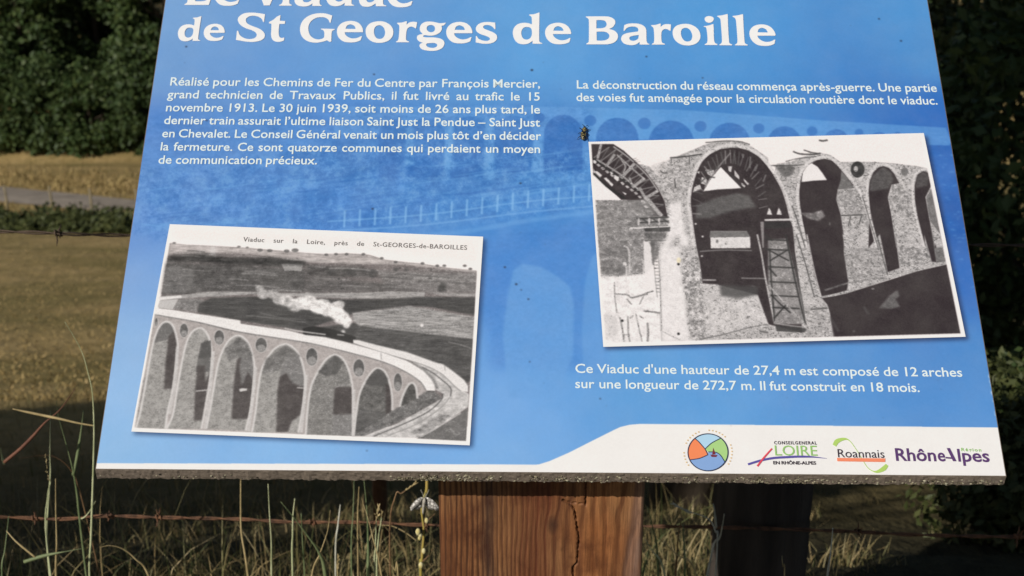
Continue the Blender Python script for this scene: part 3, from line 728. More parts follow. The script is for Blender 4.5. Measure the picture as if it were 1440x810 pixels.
    for P in ([(868, 275), (930, 275), (932, 300), (908, 322), (885, 305)], [(845, 325), (880, 345), (875, 385), (835, 370)], [(1030, 250), (1060, 250), (1052, 292), (1036, 285)], [(1075, 275), (1110, 320), (1112, 345), (1078, 318)], [(1140, 335), (1180, 375), (1170, 385), (1145, 355)], [(1125, 365), (1155, 390), (1148, 402), (1128, 385)], [(808, 290), (830, 285), (825, 305)], [(845, 420), (780, 440), (790, 400), (830, 380)]):
        c.poly(A(P), 214, 0.9, 0.6)
    c.poly(A([(770, 440), (860, 400), (850, 425), (800, 470)]), DK, 0.8, 1)
    for P, w, g in (([(1048, 155), (985, 228), (930, 300), (865, 400)], 2.4, 150), ([(1075, 160), (1085, 235)], 2.2, 105), ([(1130, 160), (1140, 190)], 2.4, 120), ([(1190, 180), (1185, 265)], 2.4, 126), ([(1240, 235), (1222, 285)], 3, 120), ([(1300, 310), (1280, 360)], 2.4, 130), ([(1000, 255), (1070, 330), (1150, 420)], 2, 66), ([(850, 300), (960, 260)], 2, 60), ([(830, 370), (880, 330), (940, 330)], 2.6, 66)):
        c.stroke(A(P), w, g, 0.75, 0.6)
    for k in range(26):
        t_ = math.pi * (1.02 - .040 * k); cx0, cy0 = 1045, 560; r0, r1 = 395, 330
        p0 = (cx0 + .68 * r0 * math.cos(t_), cy0 - 1.08 * r0 * math.sin(t_)); t2 = t_ - .03 * (1 if k % 2 else -1); p1_ = (cx0 + .62 * r1 * math.cos(t2), cy0 - 1.0 * r1 * math.sin(t2))
        c.stroke(A([p0, p1_]), c.rng.uniform(1.2, 2.4), float(c.rng.uniform(96, 160)), .7, .5, smooth=False)
    for x, y in ((800, 660), (850, 750)): c.disc(A([(x, y)])[0], 1.5, 1.3, 226, 0.9, 0.5)
    # shed across the river, quay line, pale ground
    c.poly(A([(905, 712), (1165, 712), (1188, 752), (898, 756)]), 118, 1, 0.5, stone * 30); c.poly(A([(903, 756), (1188, 752), (1190, 800)]) + C([(1190, 98), (908, 100), (905, 20)]), 214, 1, 0.5, stone * 26)
    c.stroke(A([(905, 713), (1165, 713)]), 1, 160, 0.8, 0.4); c.disc(C([(953, 50)])[0], 1.8, 2.6, 110, 0.9, 0.5); c.disc(C([(1018, 65)])[0], 2.4, 2.4, 168, 0.9, 0.5)
    c.stroke(C([(830, 122), (1000, 112), (1200, 116)]), 1.8, 140, 0.85, 0.4); c.disc(C([(845, 155)])[0], 1.6, 1.4, 200, 0.9, 0.5)
    c.stroke(C([(850, 325), (945, 326)]), 2.4, 190, 0.8, 0.6); c.stroke(C([(1125, 312), (1300, 315)]), 2.0, 150, 0.8, 0.6); c.stroke(C([(1195, 368), (1225, 370)]), 1.2, 130, 0.8, 0.5)
    c.poly(C([(845, 352), (960, 358), (970, 440), (1100, 470), (1240, 430), (1300, 600), (1316, 640), (1316, 660), (900, 745), (870, 640)]), 194, 1, 2, fine * 14 + med * 34)
    c.poly(C([(970, 360), (1240, 370), (1245, 430), (1100, 455), (980, 435)]), 78, 0.8, 3)
    # third arch
    a2 = B([(290, 250), (335, 225), (390, 215), (440, 228), (480, 265), (525, 320), (560, 365), (600, 420), (640, 470), (700, 620), (770, 830)])
    c.poly(B([(290, 248), (240, 300), (222, 370), (213, 450), (218, 520), (235, 640), (275, 830)]) + D([(380, 452), (330, 250), (275, 0)])[1:1] + D([(275, 0), (330, 300), (380, 450), (560, 400), (570, 330), (530, 0)]) + B([(520, 740), (500, 600), (470, 490), (480, 430), (500, 400), (590, 400)]) + a2[:6][::-1], DK, 1, 0.5, fine * 5)
    c.poly(B([(300, 245), (340, 270), (375, 315), (405, 362), (320, 366), (230, 376), (238, 310), (270, 262)]), 228, 1, 0.5)
    c.poly(B([(505, 300), (560, 365), (600, 425), (480, 430), (500, 360)]), 112, 1, 1.2, stone * 30)
    c.poly(B([(480, 430), (600, 422), (640, 480), (690, 600), (775, 830), (522, 830), (500, 600), (468, 490)]) + D([(765, 0), (850, 300), (820, 312), (568, 322), (540, 150), (530, 0)]), 160, 1, 0.6, stone * 44 + blot * 20)
    c.stroke(B([(480, 432), (620, 420)]), 1.6, 186, 0.7, 0.6)
    c.stroke(B([(500, 608), (655, 602)]), 1.8, 60, 0.9, 0.4); c.stroke(B([(570, 612), (553, 680)]), 1.4, 60, 0.9, 0.4); c.stroke(B([(645, 610), (625, 672)]), 1.4, 60, 0.9, 0.4)
    c.poly(B([(225, 590), (300, 590), (370, 570), (392, 610), (350, 645), (280, 630)]), 150, 0.7, 2, med * 60 + blot * 40); c.disc(B([(425, 665)])[0], 1.5, 2.5, 120, 0.6, 0.6)
    c.poly(B([(40, 262), (150, 262), (190, 275), (160, 330), (120, 350), (90, 320)]), 96, 0.85, 2, stone * 50)
    # fourth and fifth arches
    c.poly(B([(692, 830), (700, 560), (692, 440), (700, 370), (725, 310), (760, 275), (795, 265), (835, 280), (870, 320), (905, 385), (850, 395), (825, 480), (850, 600), (885, 830)]) + D([(905, 0), (935, 240), (850, 270), (795, 0)]), DK, 1, 0.5, fine * 4)
    c.poly(B([(722, 330), (795, 270), (850, 310), (865, 360), (830, 420), (780, 430), (700, 440), (702, 380)]), 96, 0.75, 2.5, stone * 40)
    c.poly(B([(852, 395), (905, 385), (950, 440), (1000, 560), (1085, 830), (885, 830), (850, 600), (828, 480)]) + D([(1115, 0), (1165, 195), (938, 245), (905, 0)]), 156, 1, 0.6, stone * 50 + blot * 50)
    c.poly(B([(1085, 830), (1030, 610), (1012, 500), (1010, 400), (1030, 325), (1070, 300), (1105, 312), (1125, 400), (1085, 480), (1110, 620), (1150, 830)]) + D([(1190, 60), (1215, 200), (1165, 195), (1110, 0)]), DK, 1, 0.5)
    c.poly(B([(1090, 480), (1128, 420), (1240, 830), (1150, 830), (1115, 640)]) + D([(1225, 0), (1262, 195), (1195, 200), (1165, 0)]), 118, 1, 1, stone * 40)
    c.poly(B([(1020, 340), (1070, 302), (1110, 330), (1100, 400), (1020, 420)]), 100, 0.6, 2, stone * 40)
    # pale ring stones
    rings = [(A([(790, 820), (762, 600), (752, 500), (760, 420), (785, 320), (830, 220), (900, 150), (980, 110), (1060, 100), (1150, 115), (1240, 160), (1316, 235)]) + right[1:], 6),
             (B([(265, 830), (225, 640), (205, 520), (203, 430), (215, 340), (245, 280), (300, 225), (390, 200), (450, 220), (510, 280), (570, 350), (630, 440), (690, 600), (760, 830)]), 4.5),
             (B([(750, 830), (700, 600), (684, 480), (684, 400), (700, 330), (740, 270), (795, 252), (850, 275), (900, 340), (950, 430)]), 4.2),
             (B([(1078, 830), (1020, 620), (1000, 500), (998, 400), (1015, 325), (1060, 290), (1110, 292)]), 3.6)]
    for P, w in rings: c.stroke(P, w, 208, 0.85, 0.6, tex=stone * 30)
    # scaffold ladders on the pier edges
    for P in (B([(165, 540), (200, 640), (255, 830)]), D([(200, 0), (270, 230), (330, 450)]), B([(650, 470), (700, 640), (760, 830)]), D([(770, 0), (850, 290)])):
        c.stroke(P, 1.5, 66, 0.85, 0.4, tex=stone * 40)
        p = catmull(P, 8)
        for i in range(0, len(p) - 1, 2): c.stroke([p[i], (p[i][0] + 5, p[i][1] - 1)], 1.1, 80, 0.7, 0.3, smooth=False)
    c.stroke(D([(275, 0), (330, 270), (378, 450)]), 2.2, 196, 0.8, 0.5, tex=stone * 40)
    # oculi
    c.disc(B([(617, 290)])[0], 9.8, 11.5, 62, 1, 0.6, stone * 40); c.disc(B([(605, 285)])[0], 3, 4, 200, 0.8, 0.8); c.disc(B([(942, 305)])[0], 5.2, 6, 112, 0.95, 0.6, stone * 20)
    c.poly(B([(620, 350), (660, 330), (640, 375)]), 214, 0.8, 1)
    # loose timber on top
    for P, w in ((B([(172, 165), (220, 182), (300, 185), (362, 178)]), 3), (B([(245, 155), (300, 172), (340, 178)]), 2.4), (B([(120, 235), (200, 215), (330, 200)]), 1.6), (B([(350, 88), (380, 92), (410, 86)]), 3.2), (B([(20, 262), (150, 262), (250, 256)]), 2), (A([(618, 190), (720, 182), (845, 165)]), 2.8), (A([(870, 82), (1000, 70), (1110, 74), (1185, 95)]), 1.8), (A([(548, 280), (565, 295), (600, 298)]), 2.2), (A([(555, 238), (560, 242)]), 2.4), (A([(628, 195), (625, 230)]), 1.6), (A([(755, 180), (755, 240)]), 1.4), (A([(650, 340), (658, 405)]), 2), (B([(730, 240), (745, 240)]), 1.6)):
        c.stroke(P, w, 74, 0.85, 0.6, tex=stone * 40)
    # timber tower
    c.poly(D([(0, 40), (130, 30), (200, 300), (240, 500), (270, 640), (40, 640), (0, 420)]) + C([(1240, 430), (1240, 0), (1316, 20)])[:0], 150, 0.9, 2, stone * 60)
    T = [(C([(1238, 0), (1270, 150), (1300, 330)]) + D([(45, 620)]), 2.6, 196), (D([(10, 100), (20, 300), (45, 620)]), 2.4, 60), (D([(125, 0), (175, 250), (235, 520), (270, 650)]), 2.6, 56), (D([(175, 130), (215, 330), (262, 600)]), 2, 80)]
    for P, w, g in T: c.stroke(P, w, g, 0.9, 0.4)
    for y, x0, x1 in ((40, -30, 135), (110, -20, 150), (235, 0, 190), (342, 10, 205), (440, 20, 215), (525, 30, 225)): c.stroke(D([(x0, y - 4), (x1, y + 4)]), 2.6, 58, 0.9, 0.4)
    for P in ([(0, 110), (150, 190)], [(10, 190), (140, 110)], [(-40, -10), (30, 45)], [(5, 240), (60, 300)], [(40, 600), (130, 500)], [(20, 430), (90, 500), (160, 560)]): c.stroke(D(P), 2.5, 58, 0.9, 0.4)
    c.stroke(D([(0, 360), (110, 480), (275, 655)]), 2.4, 172, 0.85, 0.4); c.stroke(D([(40, 630), (150, 650), (270, 662), (340, 658)]), 2.8, 150, 0.9, 0.5)
    c.poly(D([(50, 645), (260, 668), (300, 680), (250, 700), (60, 690)]), 70, 0.9, 1); c.poly(D([(0, 655), (50, 690), (60, 740), (0, 745)]), 176, 0.7, 2); 
    c.poly(B([(-25, 632), (160, 628), (165, 642), (-25, 645)]), 210, 0.95, 0.5); c.poly(B([(-30, 650), (160, 650), (150, 690), (-25, 700)]), 60, 0.8, 1)
    for x in (5, 72): c.poly(B([(x - 14, 600), (x, 552), (x + 14, 575), (x + 22, 602)]), 222, 0.95, 0.6)
    c.poly(B([(-55, 650), (-30, 650), (-30, 830), (-40, 830)]), 190, 0.6, 1)
    # dark river and abutment at the lower right
    c.poly(D([(380, 452), (470, 440), (560, 420), (700, 375), (830, 335), (1050, 265), (1275, 212), (1400, 740), (455, 740), (440, 560), (420, 500)]), DK, 1, 0.7, fine * 4)
    c.stroke(D([(380, 448), (560, 410), (830, 325), (1050, 258), (1275, 205)]), 3.2, 168, 0.9, 0.6, tex=stone * 50); c.stroke(D([(400, 400), (560, 350), (700, 325), (830, 310)]), 3, 120, 0.7, 0.8, tex=stone * 70)
    c.poly(D([(790, 525), (860, 440), (920, 395), (935, 440), (905, 460), (940, 515), (880, 530)]), 112, 0.85, 2.5, med * 30)
    c.stroke(D([(680, 515), (715, 570)]), 3, 90, 0.7, 1.5); c.disc(D([(745, 388)])[0], 2.4, 1, 150, 0.8, 0.5); c.disc(D([(610, 690)])[0], 2, 1.4, 110, 0.6, 0.8)
    c.poly(D([(262, 525), (420, 510), (430, 560), (450, 640), (470, 740), (255, 745), (275, 660)]), 170, 1, 1.5, stone * 50); c.stroke(D([(300, 535), (425, 525)]), 2.4, 80, 0.8, 0.6); c.stroke(D([(440, 590), (500, 690)]), 3, 90, 0.6, 1.5)
    c.poly(C([(800, 750), (1000, 715), (1316, 640), (1316, 720), (1300, 760), (780, 775)]), 176, 0.9, 1.5, med * 30); c.stroke(C([(830, 748), (1000, 712), (1200, 660), (1310, 640)]), 1.8, 96, 0.8, 0.6); c.stroke(C([(1255, 690), (1316, 700)]), 3, 90, 0.8, 1)
    lum = c.a[..., 0]; gate = np.exp(-((lum - 172) / 30) ** 2)
    sp = c.fractal(4.5, 91, 1.2, 2, .7)
    c.put(gate * np.clip((sp - .28) * 5, 0, 1), 92, .62); c.put(gate * np.clip((-sp - .3) * 5, 0, 1), 226, .5)
    # white border
    for a, b, w in (((825.8, 200), (847.5, 488), 9.5), ((846, 486.5), (1359, 472.7), 8.5), ((1355.8, 476), (1297, 186), 9.0), ((826, 200.5), (1300, 187.5), 5.5)):
        c.stroke([a, b], w, (238, 236, 236), 1, 0.3, smooth=False)
    c.a = 132 + (c.a - 132) * 1.06; c.a *= np.array([1.0, 0.98, 0.985], dtype=np.float32)
    c.a += (c.fractal(2.2, 71, 1, 1) * 6)[..., None]
    return c, q

# board slab: laminated panel with worn, lichened lower edge
def build_board():
    t = NT("board_edge", 0.95, 0.15)
    v = t.coords((1, 1, 1)); f = t.noise(t.coords((1, 8, 8)), 60, 6, 0.7); g = t.noise(v, 420, 4, 0.7)
    c = t.mix(t.ramp(g, [(0.35, (0, 0, 0)), (0.7, (1, 1, 1))]), t.ramp(f, [(0.3, lin((96, 86, 76))), (0.7, lin((132, 120, 108)))]), lin((112, 101, 90)))
    t.base(c); t.bump(g, 0.5, 0.001)
    H, W = PANEL_H, 0.45
    nu = 361
    us = np.linspace(-W, W, nu)
    prof = [(0.0, 0.0), (-0.0006, -0.0012), (-0.0018, -0.0036), (-0.0030, -0.0060), (-0.0042, -0.0084), (-0.0052, -0.0108), (-0.0040, -THICK)]
    V = []; rr = np.random.default_rng(3)
    chip = np.interp(np.arange(nu), np.arange(0, nu + 4, 3), rr.random(len(np.arange(0, nu + 4, 3))))
    for k, (dv, z) in enumerate(prof):
        for i, u in enumerate(us):
            j = 0 if k == 0 else (chip[i] - 0.5) * 0.0012 + (rr.random() - 0.5) * (0.0010 if 0 < k < 6 else 0.0004)
            V.append((u, dv + j, z - (0 if k == 0 else (rr.random() - 0.5) * 0.0006)))
    F = [(k * nu + i, (k + 1) * nu + i, (k + 1) * nu + i + 1, k * nu + i + 1) for k in range(len(prof) - 1) for i in range(nu - 1)]
    V = np.array(V); base = len(V)
    V = np.vstack([V, [(-W, H, 0), (W, H, 0), (-W, H, -THICK), (W, H, -THICK)]])
    me = bpy.data.meshes.new("board")
    L = len(prof) - 1
    faces = [tuple(f) for f in F] + [tuple(range(0, nu)) + (base + 1, base), tuple(L * nu + i for i in range(nu - 1, -1, -1)) + (base + 2, base + 3), (base, base + 1, base + 3, base + 2)]
    faces.append(tuple(k * nu for k in range(L, -1, -1)) + (base, base + 2))
    faces.append(tuple(k * nu + nu - 1 for k in range(L + 1)) + (base + 3, base + 1))
    me.from_pydata([tuple(map(float, p)) for p in V], [], faces); me.materials.append(t.m)
    o = bpy.data.objects.new("board", me); COL.objects.link(o); board_child(o)
    # lichen crumbs along the lower edge
    rr = np.random.default_rng(9)
    parts = []
    cl = [(-.16, -.05, 1.0), (-.03, .05, .8), (.07, .12, .5), (.12, .30, .7), (.30, .45, .5), (-.13, -.11, 1.4), (.20, .24, 1.0), (.37, .40, .9), (-.45, -.3, .15)]
    for (a, b, dens) in cl:
        for _ in range(int((b - a) * 1500 * dens)):
            u = rr.uniform(a, b) + rr.normal(0, .006); u = min(max(u, -W + .004), W - .004)
            z = -rr.triangular(0.003, 0.0085, 0.0112); r = rr.uniform(0.0004, 0.0012); v0 = z * .5
            n = 6; ang = np.sort(rr.random(n)) * 2 * math.pi
            ring = np.stack([u + r * 1.9 * np.cos(ang), v0 + .0003 + r * .5 * np.sin(ang), z + r * np.sin(ang)], 1)
            apex = np.array([[u + rr.normal(0, r * .3), v0 - r * rr.uniform(.4, .9) - .0004, z + rr.normal(0, r * .3)]])
            parts.append((np.vstack([ring, apex]), [np.array([(k, (k + 1) % n, n) for k in range(n)])]))
    v, fl = merge(parts)
    lm = blademat("lichen", [lin((74, 68, 56)), lin((150, 142, 116)), lin((186, 180, 156)), lin((112, 102, 80)), lin((34, 30, 26))], 0.95, 0.0)
    lo = mesh_np("lichen", v, fl, lm); lo.parent = o; tag(lo, kind="stuff")
    return o
board = build_board()

sc_ = paint_sheet()
W2 = 0.45
outline = [(-W2 + .0008, .0006), (W2 - .0008, .0006), (W2 - .0008, PANEL_H - .0008), (-W2 + .0008, PANEL_H - .0008)]
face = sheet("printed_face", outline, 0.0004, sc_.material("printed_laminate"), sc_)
pc, q1 = paint_postcard()
p1 = sheet("printed_photograph", q1[::-1], 0.0008, pc.material("postcard_print"), pc); tag(p1, "black and white postcard of the viaduct with a steam train")
bs, q2 = paint_building_site()
p2 = sheet("printed_photograph", q2[::-1], 0.0008, bs.material("building_site_print"), bs); tag(p2, "black and white photograph of the arches under construction")

# ------------------------------------------------------------------ lettering
WHITE = flat("white_ink", (238, 238, 242)); PALE = flat("pale_ink", (222, 236, 250))
def eval_curve(cu):
    ob_ = bpy.data.objects.new("tmp", cu); COL.objects.link(ob_)
    dg = bpy.context.evaluated_depsgraph_get()
    me = bpy.data.meshes.new_from_object(ob_.evaluated_get(dg))
    V = np.array([v.co[:] for v in me.vertices]).reshape(-1, 3); F = [tuple(p.vertices) for p in me.polygons]
    bpy.data.objects.remove(ob_); bpy.data.meshes.remove(me)
    return V, F
_cache = {}
def word(w, bold, space=1.0):
    key = (w, bold, space)
    if key not in _cache:
        cu = bpy.data.curves.new("word", 'FONT'); cu.body = w; cu.offset = bold; cu.resolution_u = 3; cu.space_character = space
        _cache[key] = eval_curve(cu); bpy.data.curves.remove(cu)
    return _cache[key]
def put_mesh(name, V, F, z, mat, parent=None):
    me = bpy.data.meshes.new(name)
    me.from_pydata([(float(v[0]), float(v[1]), z) for v in V], [], F); me.materials.append(mat)
    o = bpy.data.objects.new(name, me); COL.objects.link(o)
    return board_child(o, parent)
def text_line(name, s, a, b, cap, mat, bold=0.008, xs=None, parent=None, z=0.0009, space=1.0, shear=0.0):
    """one line of print from baseline point a to b (photo measurements), cap height in the same measure"""
    A, B = on_board(*a), on_board(*b)
    h = on_board(a[0], a[1] - cap)[1] - A[1]
    sz = h / 0.69
    d = B - A; L = np.linalg.norm(d); d = d / L; n = np.array([-d[1], d[0]])
    ws = [word(w, bold, space) for w in s.split(" ")]
    wid = [v[:, 0].max() for v, f in ws]
    gaps = len(ws) - 1
    if xs is None:
        xs = L / sz / (sum(wid) + 0.27 * gaps)
    gap = (L / sz / xs - sum(wid)) / gaps if gaps else 0
    V, F, cur = [], [], 0.0; off = 0
    for (v, f), w in zip(ws, wid):
        p = np.stack([(v[:, 0] + cur + v[:, 1] * shear) * sz * xs, v[:, 1] * sz], 1)
        V.append(A + p[:, :1] * d + p[:, 1:] * n); F += [tuple(i + off for i in q) for q in f]; off += len(v); cur += w + gap
    return put_mesh(name, np.vstack(V), F, z, mat, parent), xs

_, XS = text_line("text_line", "de communication précieux.", (222, 230.7), (445.7, 231.7), 11.6, PALE, 0.012)
for s, a, b in (("Réalisé pour les Chemins de Fer du Centre par François Mercier,", (238, 120.7), (759.5, 124)),
                ("grand technicien de Travaux Publics, il fut livré au trafic le 15", (235.3, 138.7), (759.2, 142)),
                ("novembre 1913. Le 30 juin 1939, soit moins de 26 ans plus tard, le", (232.3, 157), (759.5, 160.2)),
                ("dernier train assurait l’ultime liaison Saint Just la Pendue – Saint Just", (230, 175), (759.5, 178.5)),
                ("en Chevalet. Le Conseil Général venait un mois plus tôt d’en décider", (227.3, 193.5), (761, 197.3)),
                ("la fermeture. Ce sont quatorze communes qui perdaient un moyen", (224.7, 212), (759.5, 215.7))):
    text_line("text_line", s, a, b, 11.4, PALE, 0.012, XS)
text_line("text_line", "La déconstruction du réseau commença après-guerre. Une partie", (810, 125), (1317.7, 129.8), 11.4, PALE, 0.012)
text_line("text_line", "des voies fut aménagée pour la circulation routière dont le viaduc.", (810, 142.7), (1318.5, 147.6), 11.4, PALE, 0.012)
text_line("text_line", "Ce Viaduc d'une hauteur de 27,4 m est composé de 12 arches", (808.3, 524.7), (1353.3, 530.2), 12.6, PALE, 0.012)
text_line("text_line", "sur une longueur de 272,7 m. Il fut construit en 18 mois.", (808.3, 546), (1293.3, 551.7), 12.6, PALE, 0.012)
GREYINK = flat("grey_caption_ink", (122, 116, 114))
cap1, _ = text_line("caption", "Viaduc sur la Loire, près de St-GEORGES-de-BAROILLES", (341.9, 340.2), (656.5, 352), 6.2, GREYINK, 0.006, parent=None, z=0.0012, space=1.1, xs=0.98)
cap1.parent = p1; cap1.matrix_local = Matrix.Identity(4)

# large flared serif letters of the title; (x, y, 1) is a corner, (x, y) lies on a curve
SCALE8 = 8.0; SC10 = 10.125
G = {}
G['d'] = (8.0, 710, [[(275,168,1),(330,163),(385,145,1),(390,148,1),(387,300),(387,450),(395,478),(420,490,1),(420,497,1),(312,497,1),(312,462,1),(285,484),(250,498),(205,503),(150,490),(110,450),(90,385),(100,325),(140,280),(200,262),(255,264),(305,278,1),(303,215),(296,190),(275,178,1)],[(240,308),(205,322),(186,360),(188,400),(205,435),(240,450),(280,438),(302,400),(303,345),(285,316)]])
G['e'] = (8.0, 710, [[(745,388,1),(540,388,1),(550,415),(582,442),(630,458),(685,452),(728,432,1),(738,435,1),(725,480,1),(670,499),(600,503),(530,490),(475,445),(452,385),(460,330),(500,285),(560,264),(620,262),(680,280),(722,318),(742,360)],[(545,350,1),(560,315),(595,300),(635,312),(655,335),(657,352,1)]])
G['S'] = (8.0, 240, [[(1072,165,1),(1060,255,1),(1048,250,1),(1035,220),(1000,195),(950,183),(900,188),(862,212),(858,245),(880,275),(940,302),(1010,330),(1055,365),(1070,405),(1055,440),(1010,465),(930,478),(850,472),(790,462),(745,455,1),(756,352,1),(770,352,1),(785,395),(820,425),(870,443),(920,443),(960,430),(978,400),(965,370),(920,345),(860,325),(800,290),(770,250),(768,210),(800,175),(850,152),(930,147),(1010,155)]])
G['t'] = (8.0, 240, [[(1232,175,1),(1225,240,1),(1285,243,1),(1280,275,1),(1220,275,1),(1212,350),(1216,410),(1238,433),(1275,428,1),(1270,462,1),(1230,475),(1180,475),(1140,450),(1125,400),(1128,340),(1130,275,1),(1102,268,1),(1102,255,1),(1155,225),(1190,195)]])
G['G'] = (8.0, 410, [[(460,180,1),(440,262,1),(430,258,1),(415,225),(380,203),(335,198),(280,205),(225,240),(195,290),(192,345),(210,400),(250,435),(300,448),(345,440),(368,425,1),(370,375),(358,345),(333,335,1),(333,326,1),(487,330,1),(485,340,1),(460,352),(452,385),(449,470,1),(432,476,1),(400,458,1),(350,474),(270,485),(190,470),(130,430),(100,370),(100,300),(130,235),(190,185),(270,158),(350,153),(410,163)]])
G['o'] = (8.0, 410, [[(985,243),(1060,255),(1120,295),(1145,350),(1135,415),(1085,465),(1000,487),(915,475),(855,430),(835,370),(845,310),(895,262)],[(985,288),(945,305),(928,350),(935,400),(960,435),(1000,442),(1035,425),(1053,380),(1045,330),(1020,298)]])
G['r'] = (SC10, 860, [[(570,365,1),(640,360),(690,343,1),(706,345,1),(704,392,1),(740,362),(790,350),(852,356,1),(845,445,1),(832,442,1),(800,425),(765,420),(730,440),(715,480),(715,560),(725,612),(765,632,1),(765,642,1),(580,642,1),(580,632,1),(605,615),(613,560),(608,450),(598,400),(570,378,1)]])
G['g'] = (8.0, 560, [[(537,262,1),(515,291,1),(487,297,1),(490,335),(465,375),(410,402),(350,408),(305,402),(283,408),(283,420),(315,427),(400,428),(470,440),(510,465),(518,505),(490,550),(420,577),(340,578),(270,562),(240,530),(245,503),(275,488,1),(235,472),(212,445),(212,415),(235,398),(275,388,1),(246,355),(243,315),(265,275),(310,252),(370,250),(420,258),(470,268)],[(370,288),(330,300),(320,330),(335,358),(370,370),(405,355),(413,325),(400,298)],[(322,495,1),(400,490),(435,505),(432,530),(400,545),(355,542),(325,530),(314,510)]])
G['s'] = (8.0, 560, [[(1092,260,1),(1095,335,1),(1085,333,1),(1060,305),(1020,288),(980,288),(958,303),(965,325),(1010,345),(1070,370),(1108,400),(1112,440),(1085,475),(1030,495),(960,497),(905,488),(873,482,1),(875,410,1),(885,410,1),(905,440),(950,460),(1000,465),(1030,452),(1028,430),(990,410),(930,390),(885,360),(875,320),(900,280),(950,258),(1020,252)]])
G['B'] = (8.0, 710, [[(912,191,1),(1120,190),(1190,200),(1235,230),(1240,270),(1215,310),(1172,332,1),(1230,350),(1268,390),(1268,440),(1235,480),(1170,502),(1090,505,1),(918,505,1),(918,495,1),(940,480),(945,440),(945,250),(936,215),(912,200,1)],[(1030,232,1),(1030,325,1),(1090,323),(1130,310),(1145,280),(1130,245),(1090,232)],[(1032,362,1),(1034,462,1),(1100,463),(1150,450),(1175,420),(1165,385),(1120,363)]])
G['a'] = (SC10, 860, [[(165,445,1),(175,365,1),(230,345),(310,340),(390,348),(450,375),(485,420),(490,500),(492,580),(505,620),(530,632,1),(530,642,1),(395,641,1),(393,605,1),(340,640),(270,650),(190,635),(145,600),(130,560),(150,510),(210,480),(300,465),(370,455,1),(376,430),(360,400),(310,385),(250,390),(205,412),(180,445,1)],[(382,505,1),(310,515),(260,530),(248,555),(265,580),(310,588),(350,575),(374,552)]])
G['i'] = (SC10, 960, [[(290,380,1),(360,370),(428,348,1),(432,400),(436,540),(447,612),(485,636,1),(485,648,1),(305,648,1),(305,638,1),(337,615),(345,560),(335,450),(322,400),(290,388,1)],[(367,236),(405,244),(430,262),(432,286),(410,318),(367,332),(326,318),(304,286),(310,258),(332,243)]])
G['l'] = (SC10, 960, [[(490,230,1),(560,222),(635,203,1),(639,215,1),(646,400),(658,590),(668,622),(702,638,1),(700,650,1),(522,648,1),(522,638,1),(550,615),(556,560),(542,350),(530,270),(490,240,1)]])
G['L'] = (8.0, 710, [[(912,192,1),(1066,192,1),(1066,201,1),(1040,218),(1032,260),(1032,462,1),(1110,462),(1165,445),(1200,400,1),(1212,402,1),(1195,505,1),(918,505,1),(918,495,1),(940,480),(945,440),(945,250),(936,215),(912,201,1)]])
G['v'] = (8.0, 410, [[(900,250,1),(1025,250,1),(1025,260,1),(1008,272),(1014,305),(1065,415,1),(1110,300),(1112,276),(1090,262,1),(1090,250,1),(1180,250,1),(1180,260,1),(1160,275),(1143,312),(1075,484,1),(1008,484,1),(935,300),(920,270),(900,260,1)]])
G['u'] = (8.0, 410, [[(900,258,1),(960,257),(998,248,1),(1002,252,1),(998,330),(1000,400),(1016,434),(1050,440),(1085,425),(1107,395,1),(1107,290),(1100,272),(1076,265,1),(1076,258,1),(1150,256),(1192,248,1),(1196,252,1),(1193,330),(1194,440),(1203,468),(1232,478,1),(1232,485,1),(1113,485,1),(1110,452,1),(1062,482),(1012,492),(956,482),(924,440),(920,380),(920,300),(915,275),(900,268,1)]])
G['c'] = (8.0, 710, [[(738,435,1),(725,480,1),(670,499),(600,503),(530,490),(475,445),(452,385),(460,330),(500,285),(560,264),(640,260),(722,274,1),(715,345,1),(703,345,1),(688,315),(650,298),(610,298),(565,320),(545,365),(552,410),(582,442),(630,458),(685,450),(728,431,1)]])
def outline_pts(lst):
    n = len(lst)
    # split at corners, spline between
    ci = [i for i, p in enumerate(lst) if len(p) > 2]
    P = [np.array(p[:2], dtype=float) for p in lst]
    if not ci: return catmull(P, 5, True)
    out = []
    for a, b in zip(ci, ci[1:] + [ci[0] + n]):
        seg = [P[k % n] for k in range(a, b + 1)]
        if len(seg) == 2: out.append(seg[0][None])
        else: out.append(catmull(seg, 5)[:-1])
    return np.vstack(out)
GM = {}
for ch, (s, ox, loops) in G.items():
    L = [np.array([on_board(ox + x / s, y / s) for x, y in outline_pts(l)]) for l in loops]
    allp = np.vstack(L); lo, hi = allp.min(0), allp.max(0)
    cu = bpy.data.curves.new("glyph", 'CURVE'); cu.dimensions = '2D'; cu.fill_mode = 'BOTH'
    for l in L:
        sp = cu.splines.new('POLY'); sp.points.add(len(l) - 1); sp.use_cyclic_u = True
        for k, p in enumerate(l): sp.points[k].co = ((p[0] - (lo[0] + hi[0]) / 2) * 100, (p[1] - (lo[1] + hi[1]) / 2) * 100, 0, 1)
    V, F = eval_curve(cu); bpy.data.curves.remove(cu)
    GM[ch] = (V[:, :2] / 100, F, (hi - lo))
def title(items, z=0.001):
    V, F, off = [], [], 0
    for ch, x, y, sc, mode in items:
        v, f, sz = GM[ch]
        p = on_board(x, y)
        if mode == 'b': p = p + np.array([0, sz[1] * sc / 2])
        V.append(v * sc + p); F += [tuple(i + off for i in q) for q in f]; off += len(v)
    return put_mesh("title_line", np.vstack(V), F, z, WHITE)
title([('L', 278, 7.9, 1, 'b'), ('e', 318.4, 9, 1, 'b'), ('v', 373.5, 8.4, 1, 'b'), ('i', 401.5, 8.8, 1, 'b'), ('a', 433, 10, 1, 'b'), ('d', 477.5, 9.6, 1, 'b'), ('u', 522, 10.4, 1, 'b'), ('c', 562, 11, 1, 'b')])
